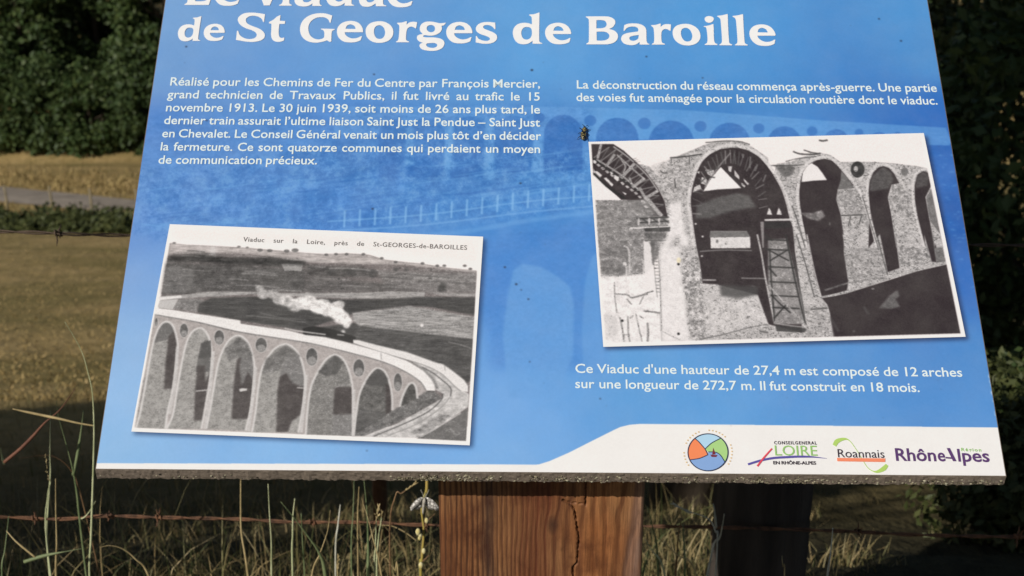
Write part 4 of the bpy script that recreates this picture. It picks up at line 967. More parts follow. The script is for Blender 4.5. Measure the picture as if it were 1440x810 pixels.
title([('d', 267.6, 41, .79, 'c'), ('e', 301.4, 46.25, .80, 'c'), ('S', 353.6, 39, 1, 'c'), ('t', 389.4, 40.6, 1, 'c'), ('G', 446.5, 39.9, 1, 'c'), ('e', 492.2, 45.2, 1, 'c'), ('o', 533.7, 45.75, 1, 'c'), ('r', 571.9, 45.4, 1, 'c'), ('g', 606.5, 51.6, 1, 'c'), ('e', 645.9, 46.6, 1, 'c'), ('s', 684.1, 46.9, 1, 'c'), ('d', 741.7, 40.5, 1, 'c'), ('e', 784.8, 47.8, 1, 'c'), ('B', 846.4, 43.4, 1, 'c'), ('a', 892.6, 48.9, 1, 'c'), ('r', 930.1, 48.7, 1, 'c'), ('o', 965.3, 49.4, 1, 'c'), ('i', 998.3, 43.6, 1, 'c'), ('l', 1018.8, 42.2, 1, 'c'), ('l', 1040.5, 42.4, 1, 'c'), ('e', 1072.1, 50.1, 1, 'c')])

# ------------------------------------------------------------------ the four logos
INK = {n: flat(n + "_ink", c) for n, c in dict(navy=(48, 56, 84), sky=(176, 212, 236), orange=(244, 138, 92), green=(168, 208, 134), river=(134, 168, 218), dark=(62, 52, 62), lime=(176, 208, 110), leaf=(150, 196, 116), violet=(92, 84, 160), red=(222, 76, 92), plum=(92, 62, 112), salmon=(240, 140, 106), gold=(224, 194, 146), hull=(120, 48, 60)).items()}
def shape(name, px, ink, parent, z):
    P = ob(px)
    a = 0.5 * np.sum(P[:, 0] * np.roll(P[:, 1], -1) - np.roll(P[:, 0], -1) * P[:, 1])
    if a < 0: P = P[::-1]
    me = bpy.data.meshes.new(name); me.from_pydata([(float(p[0]), float(p[1]), z) for p in P], [], [tuple(range(len(P)))]); me.materials.append(INK[ink])
    o = bpy.data.objects.new(name, me); COL.objects.link(o); o.parent = parent; return o
def ribbon(name, px, w, ink, parent, z):
    q = ob(catmull(px, 6) if len(px) > 2 else px)
    d = np.gradient(q, axis=0); d /= np.linalg.norm(d, axis=1)[:, None]; n = np.stack([-d[:, 1], d[:, 0]], 1)
    ww = np.interp(np.linspace(0, 1, len(q)), np.linspace(0, 1, len(w)), w)[:, None] / 2 / 1422
    V = np.vstack([q + n * ww, q - n * ww]); m = len(q)
    me = bpy.data.meshes.new(name); me.from_pydata([(float(p[0]), float(p[1]), z) for p in V], [], [(i + m, i + m + 1, i + 1, i) for i in range(m - 1)]); me.materials.append(INK[ink])
    o = bpy.data.objects.new(name, me); COL.objects.link(o); o.parent = parent; return o
def logo(label):
    o = bpy.data.objects.new("logo", None); o.empty_display_size = .02; COL.objects.link(o); board_child(o); o["label"] = label; return o
def ltext(parent, s, a, b, cap, ink, bold, space=1.0, z=0.0012):
    o, _ = text_line("lettering", s, a, b, cap, INK[ink], bold, z=z, space=space); o.parent = parent; o.matrix_local = Matrix.Identity(4); return o
Z = zf(950, 600, 6.545)
lg = logo("round emblem in orange, green and two blues with a small boat")
c0 = np.array([297, 240.0]); rx, ry = 184, 170
def arc(a0, a1, k=1.0, n=14): return [(c0[0] + rx * k * math.cos(R(t)), c0[1] + ry * k * math.sin(R(t))) for t in np.linspace(a0, a1, n)]
TL, TR, BL, BR = arc(-131, -131)[0], arc(-50, -50)[0], arc(156, 156)[0], arc(32, 32)[0]
mid1, mid2 = (270, 210), (297, 262)
cA = list(map(tuple, catmull([TL, (215, 145), mid1], 6))); cB = list(map(tuple, catmull([TR, (330, 155), mid1], 6))); cC = list(map(tuple, catmull([mid2, (220, 295), BL], 6))); cD = list(map(tuple, catmull([(300, 236), (370, 240), (415, 270), BR], 6)))
shape("emblem_field", Z(cA + cB[::-1] + arc(-50, -131)[1:-1]), "sky", lg, .00100)
shape("emblem_field", Z(cA + [mid2] + cC[1:] + arc(156, 229)[1:-1]), "orange", lg, .00100)
shape("emblem_field", Z(cB + [(300, 236)] + cD[1:] + arc(32, -50)[1:-1]), "green", lg, .00100)
shape("emblem_field", Z([mid1, mid2][1:] + cC[1:] + arc(156, 32)[1:-1] + cD[::-1]), "river", lg, .00100)
for P in (cA + [mid2], cB, cC, cD): ribbon("emblem_line", Z(P[::3] + [P[-1]]), [1.3, 1.3], "navy", lg, .00115)
ribbon("emblem_ring", Z(arc(0, 360, 1, 40)), [1.5, 1.5], "navy", lg, .00125)
shape("emblem_boat", Z([(345, 198), (368, 258), (335, 262)]), "hull", lg, .0013); shape("emblem_boat", Z([(318, 262), (385, 266), (372, 284), (330, 282)]), "hull", lg, .0013)
for t in np.arange(-215, 40, 8.5):
    if int(t) % 4 == 0: continue
    p = arc(t, t, 1.2)[0]; s = 6.5
    shape("emblem_letter", Z([(p[0] - s, p[1] - s * .9), (p[0] + s, p[1] - s * .9), (p[0] + s, p[1] + s * .9), (p[0] - s, p[1] + s * .9)]), "gold", lg, .0011)
lg = logo("green LOIRE county council logo with a violet swoosh and red stroke")
ltext(lg, "CONSEILGENERAL", (1088.3, 625.3), (1148.3, 625.6), 4.4, "dark", 0.02, 1.25)
ltext(lg, "LOIRE", (1088.3, 641), (1149.5, 641.4), 14.2, "leaf", 0.0, 1.0)
ltext(lg, "EN RHÔNE-ALPES", (1086.8, 653.4), (1147.4, 653.8), 4.4, "dark", 0.03, 1.0)
ribbon("swoosh", Z([(665, 350), (780, 315), (900, 292), (1020, 284), (1130, 279), (1260, 282), (1390, 296)]), [3.0, 3.2, 3.4, 3.0, .4], "violet", lg, .0011)
ribbon("stroke", Z([(750, 368), (810, 290), (885, 205)]), [2.6, 2.4, 2.0], "red", lg, .0013)
Z = zf(1160, 600, 5.538)
lg = logo("Roannais logo with an orange underline and a thin green S ribbon")
ribbon("ribbon", Z([(72, 150), (95, 115), (150, 98), (190, 112), (235, 170), (285, 250), (330, 320), (375, 350), (410, 352), (455, 330), (482, 300)]), [5.5, 6.5, 3.5, 1.0, .8, .8, .9, 1.4, 4, 6.5, 4.5], "lime", lg, .0010)
shape("underline", Z([(92, 246), (468, 250), (468, 278), (95, 272)]), "salmon", lg, .0011)
ltext(lg, "Roannais", (1176.8, 643.6), (1243.6, 644.4), 11.6, "dark", 0.0, 1.0, .0013)
lg = logo("violet Rhône-Alpes regional council logo with small green word above")
ltext(lg, "Rhôn", (1258.2, 648.2), (1316.5, 648.8), 17.2, "plum", 0.018)
ltext(lg, "e", (1318.5, 648.8), (1329.5, 648.9), 17.2, "plum", 0.018)
shape("letter_bar", Z([(938, 238), (985, 242), (985, 254), (938, 250)]), "plum", lg, .0012)
shape("letter_stem", Z([(945, 170), (970, 170), (1022, 272), (995, 272)]), "plum", lg, .0013)
ltext(lg, "lpes", (1346, 649.2), (1391.5, 649.9), 17.2, "plum", 0.018)
ltext(lg, "Région", (1351, 634.8), (1379.5, 635.4), 4.4, "leaf", 0.02, 1.3)

# ------------------------------------------------------------------ wooden post
def build_post():
    t = NT("stained_pine", 0.6, 0.3)
    tc = t.new('ShaderNodeTexCoord'); sep = t.new('ShaderNodeSeparateXYZ'); t.link(tc.outputs['Object'], sep.inputs[0])
    def mth(op, a, b, c=None, clamp=False):
        n = t.new('ShaderNodeMath', operation=op, use_clamp=clamp)
        for i, v in enumerate((a, b, c)):
            if v is None: continue
            if isinstance(v, (int, float)): n.inputs[i].default_value = v
            else: t.link(v, n.inputs[i])
        return n.outputs[0]
    wb = mth('SUBTRACT', t.noise(t.coords((1, 1, .5)), 9, 3, .5), .5)           # slow bending of the grain
    wf = mth('SUBTRACT', t.noise(t.coords((1, 1, .22)), 38, 3, .6), .5)
    right = t.new('ShaderNodeMapRange'); right.inputs[1].default_value = -.05; right.inputs[2].default_value = .05; t.link(sep.outputs[0], right.inputs[0])
    bend = mth('MULTIPLY', wb, mth('MULTIPLY_ADD', right.outputs[0], .060, .010))
    xg = mth('ADD', mth('ADD', sep.outputs[0], bend), mth('MULTIPLY', wf, .0065))
    freq = mth('MULTIPLY_ADD', right.outputs[0], -550.0, 1150.0)
    ring = mth('MULTIPLY_ADD', mth('SINE', mth('MULTIPLY', xg, 1150.0), 0), .5, .5)
    ring2 = mth('MULTIPLY_ADD', mth('SINE', mth('MULTIPLY', xg, 520.0), 0), .5, .5)
    g = mth('MULTIPLY_ADD', mth('SUBTRACT', ring2, ring), right.outputs[0], ring)
    # growth rings: soft light wood and thin dark late wood
    big = t.noise(t.coords((1, 1, .35)), 26, 4, .6); big2 = t.noise(t.coords((1, 1, .6)), 11, 3, .5)
    soft = t.ramp(big2, [(.32, lin((104, 62, 38))), (.5, lin((134, 88, 54))), (.68, lin((160, 116, 76)))])
    late = t.ramp(big, [(.3, lin((64, 38, 24))), (.7, lin((100, 64, 42)))])
    c = t.mix(t.ramp(g, [(.12, (.85, .85, .85)), (.5, (.15, .15, .15)), (.9, (0, 0, 0))]), soft, late)
    warp = mth('ADD', wb, .5)
    def band(x0, w, amp):
        d = mth('ABSOLUTE', mth('SUBTRACT', mth('MULTIPLY_ADD', warp, amp, sep.outputs[0]), x0 + amp * .5), 0)
        e = t.new('ShaderNodeMapRange'); e.interpolation_type = 'SMOOTHSTEP'; e.inputs[1].default_value = 0; e.inputs[2].default_value = w; e.inputs[3].default_value = 1; e.inputs[4].default_value = 0; t.link(d, e.inputs[0]); return e.outputs[0]
    fine = t.noise(t.coords((1, 1, .05)), 420, 4, .7)
    blot = t.noise(t.coords((1, 1, .7)), 30, 5, .65)
    c = t.mix(mth('MULTIPLY', band(-.0545, .012, .03), mth('MULTIPLY_ADD', blot, 1.1, .15), None, True), c, lin((52, 42, 38)))
    c = t.mix(mth('MULTIPLY', band(.000, .045, .05), .62), c, lin((98, 46, 28)))
    c = t.mix(mth('MULTIPLY', band(.062, .04, .06), mth('MULTIPLY_ADD', blot, .9, -.05), None, True), c, lin((176, 108, 58)))
    c = t.mix(mth('MULTIPLY', band(.104, .018, .05), mth('MULTIPLY_ADD', blot, 1.2, .0), None, True), c, lin((166, 134, 116)))
    c = t.mix(t.ramp(blot, [(.48, (0, 0, 0)), (.70, (.72, .72, .72))]), c, lin((70, 36, 22)))
    c = t.mix(t.ramp(fine, [(.38, (.45, .45, .45)), (.6, (0, 0, 0))]), c, lin((58, 32, 20)))
    # one small knot
    kn = t.new('ShaderNodeVectorMath', operation='DISTANCE'); km = t.new('ShaderNodeMapping'); km.inputs['Scale'].default_value = (1, 0, .55); t.link(tc.outputs['Object'], km.inputs[0]); t.link(km.outputs[0], kn.inputs[0]); kn.inputs[1].default_value = (.013, 0, .806 * .55)
    c = t.mix(t.ramp(kn.outputs['Value'], [(.002, (.75, .75, .75)), (.0075, (0, 0, 0))]), c, lin((46, 30, 26)))
    t.base(c)
    t.bump(mth('ADD', mth('MULTIPLY', g, .6), fine), .55, .0012)
    X0, X1, Y0, Y1 = -0.1068, 0.1088, POST_Y, POST_Y + 0.11
    under = lambda y: O[2] + (y - O[1]) * math.tan(R(40.32)) - THICK / math.cos(R(40.32)) - 0.0015
    top = under(Y0)
    cr = catmull([(0.0233, 0.8355), (0.0312, 0.8305), (0.0352, 0.824), (0.0371, 0.8150), (0.0388, 0.803), (0.0404, 0.7925), (0.0408, 0.784), (0.0402, 0.777), (0.0397, 0.7605), (0.0380, 0.757), (0.0353, 0.7525), (0.0358, 0.735), (0.0356, 0.69)], 8)
    zs = np.concatenate([np.linspace(0.0, 0.69, 16), np.arange(0.6912, top - .0005, 0.0012), [top]])
    xs_ = np.linspace(X0, X1, 219)
    XX, ZZ = np.meshgrid(xs_, zs)
    YY = np.full_like(XX, Y0)
    dmin = np.full_like(XX, 9.0)
    def seg(a, b, extra=0.0):
        a, b = np.array(a), np.array(b); d = b - a
        tt = np.clip(((XX - a[0]) * d[0] + (ZZ - a[1]) * d[1]) / (d @ d), 0, 1)
        return np.hypot(XX - a[0] - tt * d[0], ZZ - a[1] - tt * d[1]) + extra
    for a, b in zip(cr[:-1], cr[1:]): dmin = np.minimum(dmin, seg(a, b))
    dmin = np.minimum(dmin, seg((0.0473, top), (0.0473, 0.829), 0.0003))
    dmin = np.minimum(dmin, seg((0.020, 0.836), (0.047, 0.8305), 0.0008))
    jag = 0.0011 + 0.0006 * np.sin(ZZ * 700) * np.sin(ZZ * 330 + 1)
    YY += 0.008 * np.clip(1 - dmin / jag, 0, 1)
    wear = np.sin(XX * 1150 + 1.2 * np.sin(ZZ * 12)) * 0.00018 * np.clip((0.01 - XX) / 0.04, 0, 1)
    YY += wear + (RNG.random(XX.shape) - .5) * 0.00012
    edge = np.clip(1 - np.minimum(XX - X0, X1 - XX) / 0.005, 0, 1); YY += 0.003 * edge ** 2
    n, m = XX.shape[1], XX.shape[0]
    XX[:] = XX
    V = np.stack([XX.ravel(), YY.ravel(), ZZ.ravel()], 1)
    i0 = (np.arange(m - 1)[:, None] * n + np.arange(n - 1)[None]).ravel()
    F4 = np.stack([i0, i0 + 1, i0 + n + 1, i0 + n], 1)
    b = len(V)
    back = np.array([(x, Y1, z if k < m - 1 else under(Y1)) for k, z in enumerate(zs) for x in (X0, X1)]); V = np.vstack([V, back])
    side = []
    for k in range(m - 1):
        side += [(k * n, (k + 1) * n, b + 2 * (k + 1), b + 2 * k), (k * n + n - 1, b + 2 * k + 1, b + 2 * k + 3, (k + 1) * n + n - 1), (b + 2 * k + 1, b + 2 * k, b + 2 * k + 2, b + 2 * k + 3)]
    t0 = (m - 1) * n
    cap = np.array([[t0 + i for i in range(n)] + [b + 2 * (m - 1) + 1, b + 2 * (m - 1)]])
    o = mesh_np("post", V - np.array([0, 1.35, 0]), [np.vstack([F4, np.array(side)]), cap], t.m, sign)
    return o
POST_Y = 1.298
post_obj = build_post()

# ------------------------------------------------------------------ leaves, trees and bushes
def leaves(centres, per, spread, size, rng, flatten=0.8, bias=None):
    """leaf-sized pointed blades scattered in clumps"""
    n = len(centres) * per
    C = np.repeat(centres, per, axis=0)
    off = rng.normal(0, 1, (n, 3)); off /= np.linalg.norm(off, axis=1)[:, None]
    off *= (rng.random(n) ** 0.45)[:, None] * np.repeat(np.broadcast_to(spread, len(centres)), per)[:, None]
    off[:, 2] *= flatten
    P = C + off
    nrm = off * 0.5 / (np.linalg.norm(off, axis=1)[:, None] + 1e-6) + rng.normal(0, .55, (n, 3)) + np.array([0, 0, .35])
    nrm /= np.linalg.norm(nrm, axis=1)[:, None]
    a = np.cross(nrm, rng.normal(0, 1, (n, 3))); a /= np.linalg.norm(a, axis=1)[:, None]
    b = np.cross(nrm, a)
    L = size * rng.uniform(.6, 1.3, n)[:, None]; Wd = L * rng.uniform(.38, .62, n)[:, None]
    V = np.stack([P - a * L, P + b * Wd - nrm * L * .12, P + a * L, P - b * Wd - nrm * L * .12], 1).reshape(-1, 3)
    i = np.arange(n)[:, None] * 4
    return V, [i + np.array([[0, 1, 2]]), i + np.array([[0, 2, 3]])]
def crown_centres(c, r, n, rng, low=-1.0, shell=.55):
    d = rng.normal(0, 1, (n * 3, 3)); d /= np.linalg.norm(d, axis=1)[:, None]
    d = d[d[:, 2] > low][:n]
    rad = shell + (1 - shell) * rng.random(len(d)) ** .7
    return np.array(c) + d * rad[:, None] * np.array(r) * rng.uniform(.82, 1.12, (len(d), 1))
BARK = two_tone("bark", (0.055, 0.042, 0.03), (0.12, 0.095, 0.07), 14, 0.9, 0.1, 0.7, 0.01, 6, (1, 1, .25))
LEAF = [leafmat("leaf_deep_green", (0.028, 0.050, 0.016), (0.052, 0.084, 0.027), (0.080, 0.112, 0.036), .25),
        leafmat("leaf_mid_green", (0.026, 0.050, 0.014), (0.056, 0.092, 0.028), (0.090, 0.120, 0.038), .25),
        leafmat("leaf_olive_green", (0.040, 0.052, 0.016), (0.068, 0.082, 0.026), (0.108, 0.116, 0.040), .3)]
def tree(name, loc, height, r, mat, label, cat="tree", group=None, seed=0, clumps=90, per=110, leaf=.16, spread=.6, low=0.12, zc=.58, trunk=.16):
    rng = np.random.default_rng(seed)
    z0 = float(ground_z(loc[0], loc[1]))
    root = empty(name, (loc[0], loc[1], z0 - .02), label=label, cat=cat, group=group)
    parts = []
    top = np.array([rng.normal(0, .15), rng.normal(0, .15), height * .82])
    tp = catmull([(0, 0, -.1), (rng.normal(0, .08), rng.normal(0, .08), height * .25), (rng.normal(0, .15), rng.normal(0, .15), height * .5), top], 5)
    parts.append(tube(tp, [trunk * 1.25, trunk, trunk * .7, trunk * .2], 8))
    for k in range(9):
        h = rng.uniform(.25, .75) * height; a = rng.uniform(0, 6.28); b = tp[int(h / height / .82 * (len(tp) - 1))]
        e = b + np.array([math.cos(a) * r[0] * .7, math.sin(a) * r[1] * .7, height * rng.uniform(.08, .22)])
        parts.append(tube(catmull([b, (b + e) / 2 + np.array([0, 0, -.05 * height * rng.random()]), e], 4), [trunk * .4, trunk * .08], 5))
    v, f = merge(parts); mesh_np("trunk", v, f, BARK, root, True)
    c = crown_centres((0, 0, height * zc), r, clumps, rng, -1)
    c = c[c[:, 2] > low * height]
    v, f = leaves(c, per, spread * rng.uniform(.6, 1.25, len(c)), leaf, rng)
    mesh_np("crown", v, f, mat, root)
    return root

# wood edge across the valley
WG = "trees along the wood edge across the valley"
ORD = ["first", "second", "third", "fourth", "fifth", "sixth", "seventh", "eighth", "ninth", "tenth", "eleventh", "twelfth"]
lab = {2: "dark green tree at the far left of the wood beyond the road", 3: "brighter green tree in the wood above the road, second in view from the left", 4: "deep green tree of the wood just left of the blue board"}
for i, x in enumerate([-45, -38, -32.0, -28.2, -24.3, -19.5, -14, -8, -1, 6, 13, 21]):
    nr = 2 <= i < 7
    tree("woodland_tree", (x, 80 + (i * 37 % 5) * .9), 15 + (i * 53 % 7) * .6, (3.6, 3.2, 9.2), LEAF[(1, 0, 0, 1, 0, 1, 2, 0)[i % 8]],
         lab.get(i, "leafy tree in the front rank beyond the road, %s from the left" % ORD[i]),
         group=WG, seed=100 + i, clumps=170 if nr else 90, per=105 if nr else 60, leaf=.19 if nr else .3, spread=1.0, low=0.0, zc=.5, trunk=.22)
# second rank to close the gaps
for i, x in enumerate([-43, -33, -24, -15, -5, 6, 17]):
    tree("woodland_tree", (x, 90), 18, (5.2, 3.5, 10.5), LEAF[0], "tall dark tree in the rear rank beyond the road, %s from the left" % ORD[i], group=WG, seed=140 + i, clumps=90, per=55, leaf=.42, spread=1.5, low=0.0, zc=.5, trunk=.3)
# trees added around the sign, unseen crowns flattened to shade bank and bushes
SG = "trees with unseen crowns added to shade the bank and bushes"
for i, (x, y, h, r, lb) in enumerate([(-5.2, -1.35, 5.7, (1.0, .9, .4), "unseen leafy tree shading the bank, nearest the viewer on the left of the sign"), (-7.7, -2.35, 6.0, (1.5, 1.05, .5), "unseen middle tree of the shading row left of the viewer"), (-10.1, -2.4, 6.2, (1.6, 1.05, .5), "unseen farthest tree of the shading row left of the viewer"),
                                      (-4.1, -1.0, 7.6, (2.3, 1.7, .8), "unseen wide crowned tree added for shade just ahead of the row left of the viewer"),
                                      (-5.0, -2.2, 7.5, (1.6, .9, .35), "unseen flat topped tree added for shade above the front of the row"),
                                      (-7.2, -1.9, 7.5, (1.6, .9, .5), "unseen flat topped tree added for shade above the middle of the row"),
                                      (-2.4, 1.2, 8.5, (2.4, 2.0, 1.2), "unseen high spreading tree added for shade over the fence"), (.6, 4.2, 9.5, (2.6, 2.2, 1.4), "tallest tree, added with its unseen crown for shade, on the bank behind the sign")]):
    tree("added_shade_tree", (x, y), h, r, LEAF[i % 3], lb, group=SG, seed=60 + i, clumps=120 if i < 3 else 160, per=60 if i not in (3, 4, 5) else 120, leaf=.12, spread=.32 if i < 3 or i in (4, 5, 8) else .5, low=.3, zc=.86, trunk=.11)
for i, x in enumerate([-33, -30.6, -28.4, -26.0, -23.4, -20.5, -17, -12, -7]):
    tree("woodland_bush", (x, 76.6 + (i * 29 % 5) * .25), 5.2 + (i * 31 % 4) * .5, (1.9, 1.3, 3.0), LEAF[(0, 2, 1, 0, 1)[i % 5]], "rounded bush at the foot of the wood beyond the road, %s from the left" % ORD[i], "bush",
         "bushes at the foot of the wood", 300 + i, 90, 80, .16, .75, -.2, .42, .1)
# dark bushes at the right, behind the board
BG = [("tall dark bush filling the right edge of the photograph behind the board", 2.75, 6.3, 3.0, (1.25, 1.2, 1.9), 0),
      ("dark bush hidden behind the right half of the blue board", 1.55, 7.6, 2.8, (1.3, 1.2, 1.7), 2),
      ("large shadowy bush farther down the slope right of the board", 4.2, 8.2, 4.2, (1.7, 1.6, 2.5), 0),
      ("olive leaved bush at the far right beyond the fence", 3.6, 4.9, 2.4, (1.0, .9, 1.5), 2),
      ("broad bush on the slope behind the tall dark one", 3.3, 10.5, 4.5, (2.2, 1.6, 2.6), 1),
      ("low brownish bush in deep shade right of the dark fence post", 1.55, 3.4, .48, (.5, .4, .24), 2),
      ("low leafy bush in shade at the lower right corner of the photograph", 2.05, 3.5, .55, (.65, .5, .28), 0)]
for i, (lb, x, y, h, r, m) in enumerate(BG):
    tree("bush", (x, y), h, r, LEAF[m], lb, "bush", group="dark bushes beyond the fence", seed=20 + i, clumps=170 if i < 5 else 120, per=160, leaf=.034 if i < 5 else .017, spread=.32 if i < 5 else .13, low=0.02, zc=.5, trunk=.045 if i < 5 else .015)
# low hedge this side of the road, with its old fence posts
def hedge():
    rng = np.random.default_rng(5)
    a, b = on_ground(-260, 318), on_ground(215, 327)
    cs = []
    for s in np.linspace(0, 1.7, 330):
        p = a + (b - a) * s
        h = .22 + .13 * math.sin(s * 21) * math.sin(s * 47) + rng.normal(0, .12)
        for _ in range(2): cs.append((p[0] + rng.normal(0, .3), p[1] + rng.normal(0, .5), float(ground_z(p[0], p[1])) + max(.12, h * rng.uniform(.3, .95))))
    v, f = leaves(np.array(cs), 55, .38, .085, rng, .7)
    return mesh_np("hedge", v, f, LEAF[2])
tag(hedge(), "low rough green hedge running along this side of the country road", "hedge")
ff = empty("field_fence", tuple(on_ground(75, 308)), label="old field fence of thin pale posts standing in the low hedge", cat="fence")
FPM = two_tone("grey_post_wood", lin((116, 106, 84)), lin((146, 134, 108)), 6, .9, .1)
fo = np.array(ff.location)
fps = []
for px, top, bot in ((12, 281, 306), (75, 286, 309), (131, 289, 314), (196, 293, 318), (262, 297, 321), (-50, 277, 303)):
    b = on_ground(px, bot); fps.append(b)
    v, f = tube(np.array([b - fo - [0, 0, .1], b - fo + [.02, 0, .5], b - fo + [0, 0, 1.12]]), [.045, .04, .035], 7); mesh_np("post", v, f, FPM, ff)
for h in (.5, .95):
    pp = np.array(sorted([(p[0], p[1], p[2] + h) for p in fps])) - fo
    v, f = tube(catmull(pp, 4), [.006], 4); mesh_np("wire", v, f, BARK, ff)

# ------------------------------------------------------------------ barbed wire fence just behind the sign
RUST = two_tone("rusty_wire", lin((72, 52, 40)), lin((122, 86, 62)), 60, .75, .3, .4, .002, 5)
GREYW = two_tone("weathered_wire", lin((62, 50, 42)), lin((98, 82, 68)), 60, .7, .3, .4, .002, 5)
FY = 2.10
fence = empty("barbed_wire_fence", (0.46, FY + .06, 0), label="rusty two strand barbed wire fence with a dark wooden post behind the sign", cat="fence")
FO = np.array(fence.location)
def strand(pts, mat, barbs, amp=.0017, r=.0019, pitch=.12):
    P = np.array([at(x, y, FY) if not isinstance(x, tuple) else x for x, y in pts])
    P = catmull(P, 60)
    d = np.concatenate([[0], np.cumsum(np.linalg.norm(np.diff(P, axis=0), axis=1))])
    parts = []
    for ph in (0, math.pi):
        a = d / pitch * 2 * math.pi + ph
        Q = P + np.stack([np.zeros_like(a), np.cos(a) * amp, np.sin(a) * amp], 1)
        parts.append(tube(Q, [r], 5))
    v, f = merge(parts); w = mesh_np("wire", v - FO, f, mat, fence, True)
    for x, k in barbs:
        p = at(x, np.interp(x, [q[0] for q in pts], [q[1] for q in pts]), FY)
        rr = np.random.default_rng(int(k * 100) + abs(int(x))); bp = []
        for j in range(4):
            a = j * 1.57 + rr.uniform(-.4, .4) + .6; e = np.array([rr.uniform(-.35, .35), math.cos(a), math.sin(a)]); e /= np.linalg.norm(e)
            bp.append(tube(np.array([p + [(.004 if j % 2 else -.004), 0, 0], p + e * .009 * k, p + e * .017 * k]), [.0015, .0013, .0004], 5))
        t = np.linspace(0, 4 * math.pi, 26); bp.append(tube(np.stack([p[0] + np.linspace(-.007, .007, 26), p[1] + np.cos(t) * .0042, p[2] + np.sin(t) * .0042], 1), [.0014], 5))
        bv, bf = merge(bp); o = mesh_np("barb", bv - FO, bf, mat, w, True)
    return w
strand([(-620, 722), (-200, 724), (0, 727), (82, 730), (150, 725.5), (225, 727.5), (337, 730), (412, 734), (520, 734.5), (610, 738.5), (905, 740), (1010, 741.5), (1120, 744.5), (1210, 748), (1290, 752), (1440, 755), (1700, 757), (2100, 760)],
       RUST, [(50, .7), (155, .6), (224, 1.1), (440, .6), (598, .8), (1002, 1), (1208, 1.1), (-220, 1), (1432, 1.2), (1800, 1)])
strand([(-620, 318), (-200, 322), (0, 325.5), (90, 328.5), (180, 331), (700, 340), (1100, 343), (1440, 345), (2100, 352)], GREYW, [(82, 1.25), (-150, 1.1), (330, 1), (600, 1), (1180, 1), (1700, 1)], .0018, .0015)
def fence_post(x0, x1, y, top_py, mat):
    # round-cornered rough split post
    a, b = at(x0, 740, y)[0], at(x1, 740, y)[0]; zt = at(x0, top_py, y)[2]
    w = b - a; n = 20
    ang = np.arange(n) * 2 * math.pi / n
    zs = np.linspace(-.1, zt, 30); rr = np.random.default_rng(2)
    base = 1 + .07 * np.sin(ang * 3 + 1) + .04 * np.sin(ang * 7)
    V = []
    for z in zs:
        for k in range(n):
            c, s_ = math.cos(ang[k]), math.sin(ang[k]); sq = 1 / max(abs(c), abs(s_)) ** .6
            V.append(((a + b) / 2 + c * w / 2 * sq * .93 * base[k] + rr.normal(0, .0008), y + w / 2 + s_ * w / 2 * sq * .9 * base[k] + rr.normal(0, .0008), z))
    F = [(i * n + k, i * n + (k + 1) % n, (i + 1) * n + (k + 1) % n, (i + 1) * n + k) for i in range(len(zs) - 1) for k in range(n)]
    V.append(((a + b) / 2, y + w / 2, zt + .012)); tp = len(V) - 1
    return mesh_np("post", np.array(V) - FO, [np.array(F), np.array([((len(zs) - 1) * n + k, (len(zs) - 1) * n + (k + 1) % n, tp) for k in range(n)])], mat, fence, True)
DARKW = two_tone("old_post_wood", (0.028, 0.024, 0.022), (0.075, 0.062, 0.052), 18, .9, .1, .8, .006, 6, (1, 1, .12))
fence_post(1012, 1158, FY + .012, 300, DARKW)
# thin stake on the slope below
stk = empty("wooden_stake", (float(at(534, 740, 3.3)[0]), 3.3, float(ground_z(at(534, 740, 3.3)[0], 3.3))), label="thin brown stake standing in shade left of the sign's post", cat="stake")
so = np.array(stk.location)
v, f = tube(catmull([(0, 0, -.1), (.004, 0, .25), (-.004, .0, .5), (.003, 0, .8)], 5), [.021, .019, .018, .016], 9)
mesh_np("pole", v, f, two_tone("stake_wood", lin((96, 66, 44)), lin((140, 100, 70)), 20, .85, .1, .4, .004, 5, (1, 1, .2)), stk, True)

# ------------------------------------------------------------------ grass
GRASS = blademat("grass_blades", [lin((66, 78, 44)), lin((116, 108, 68)), lin((150, 130, 90)), lin((166, 146, 104)), lin((90, 96, 56)), lin((186, 168, 128))], .6, .2)
DRYM = blademat("dry_meadow_grass", [lin((134, 118, 74)), lin((160, 138, 92)), lin((174, 150, 104)), lin((146, 130, 82)), lin((182, 158, 112))], .7, .2)
def blades(n, area, h, w, rng, bend=.5, seg=3, density=None):
    if density is None:
        x0, x1, y0, y1 = area
        y = rng.uniform(y0, y1, n); x = rng.uniform(x0, x1, n)
    else: x, y = density(n, rng)
    z = ground_z(x, y) - .01
    H = h * rng.lognormal(0, .35, n); a = rng.uniform(0, 6.283, n); tw = rng.uniform(0, 6.283, n)
    bd = bend * rng.random(n) * H
    Wd = w * rng.uniform(.6, 1.4, n)
    V = []
    for k in range(seg + 1):
        t = k / seg
        cx_ = x + np.cos(a) * bd * t ** 2; cy_ = y + np.sin(a) * bd * t ** 2; cz = z + H * (t - .22 * (bd / H) * t ** 2)
        ww = Wd * (1 - t) ** .6 / 2
        if k < seg:
            V += [np.stack([cx_ - np.cos(tw) * ww, cy_ - np.sin(tw) * ww, cz], 1), np.stack([cx_ + np.cos(tw) * ww, cy_ + np.sin(tw) * ww, cz], 1)]
        else: V.append(np.stack([cx_, cy_, cz], 1))
    V = np.stack(V, 1); m = V.shape[1]; V = V.reshape(-1, 3)
    i = np.arange(n)[:, None] * m
    F4 = np.vstack([i + np.array([[2 * k, 2 * k + 1, 2 * k + 3, 2 * k + 2]]) for k in range(seg - 1)]); F3 = i + np.array([[2 * seg - 2, 2 * seg - 1, 2 * seg]])
    return V, [F4, F3]
rg = np.random.default_rng(77)
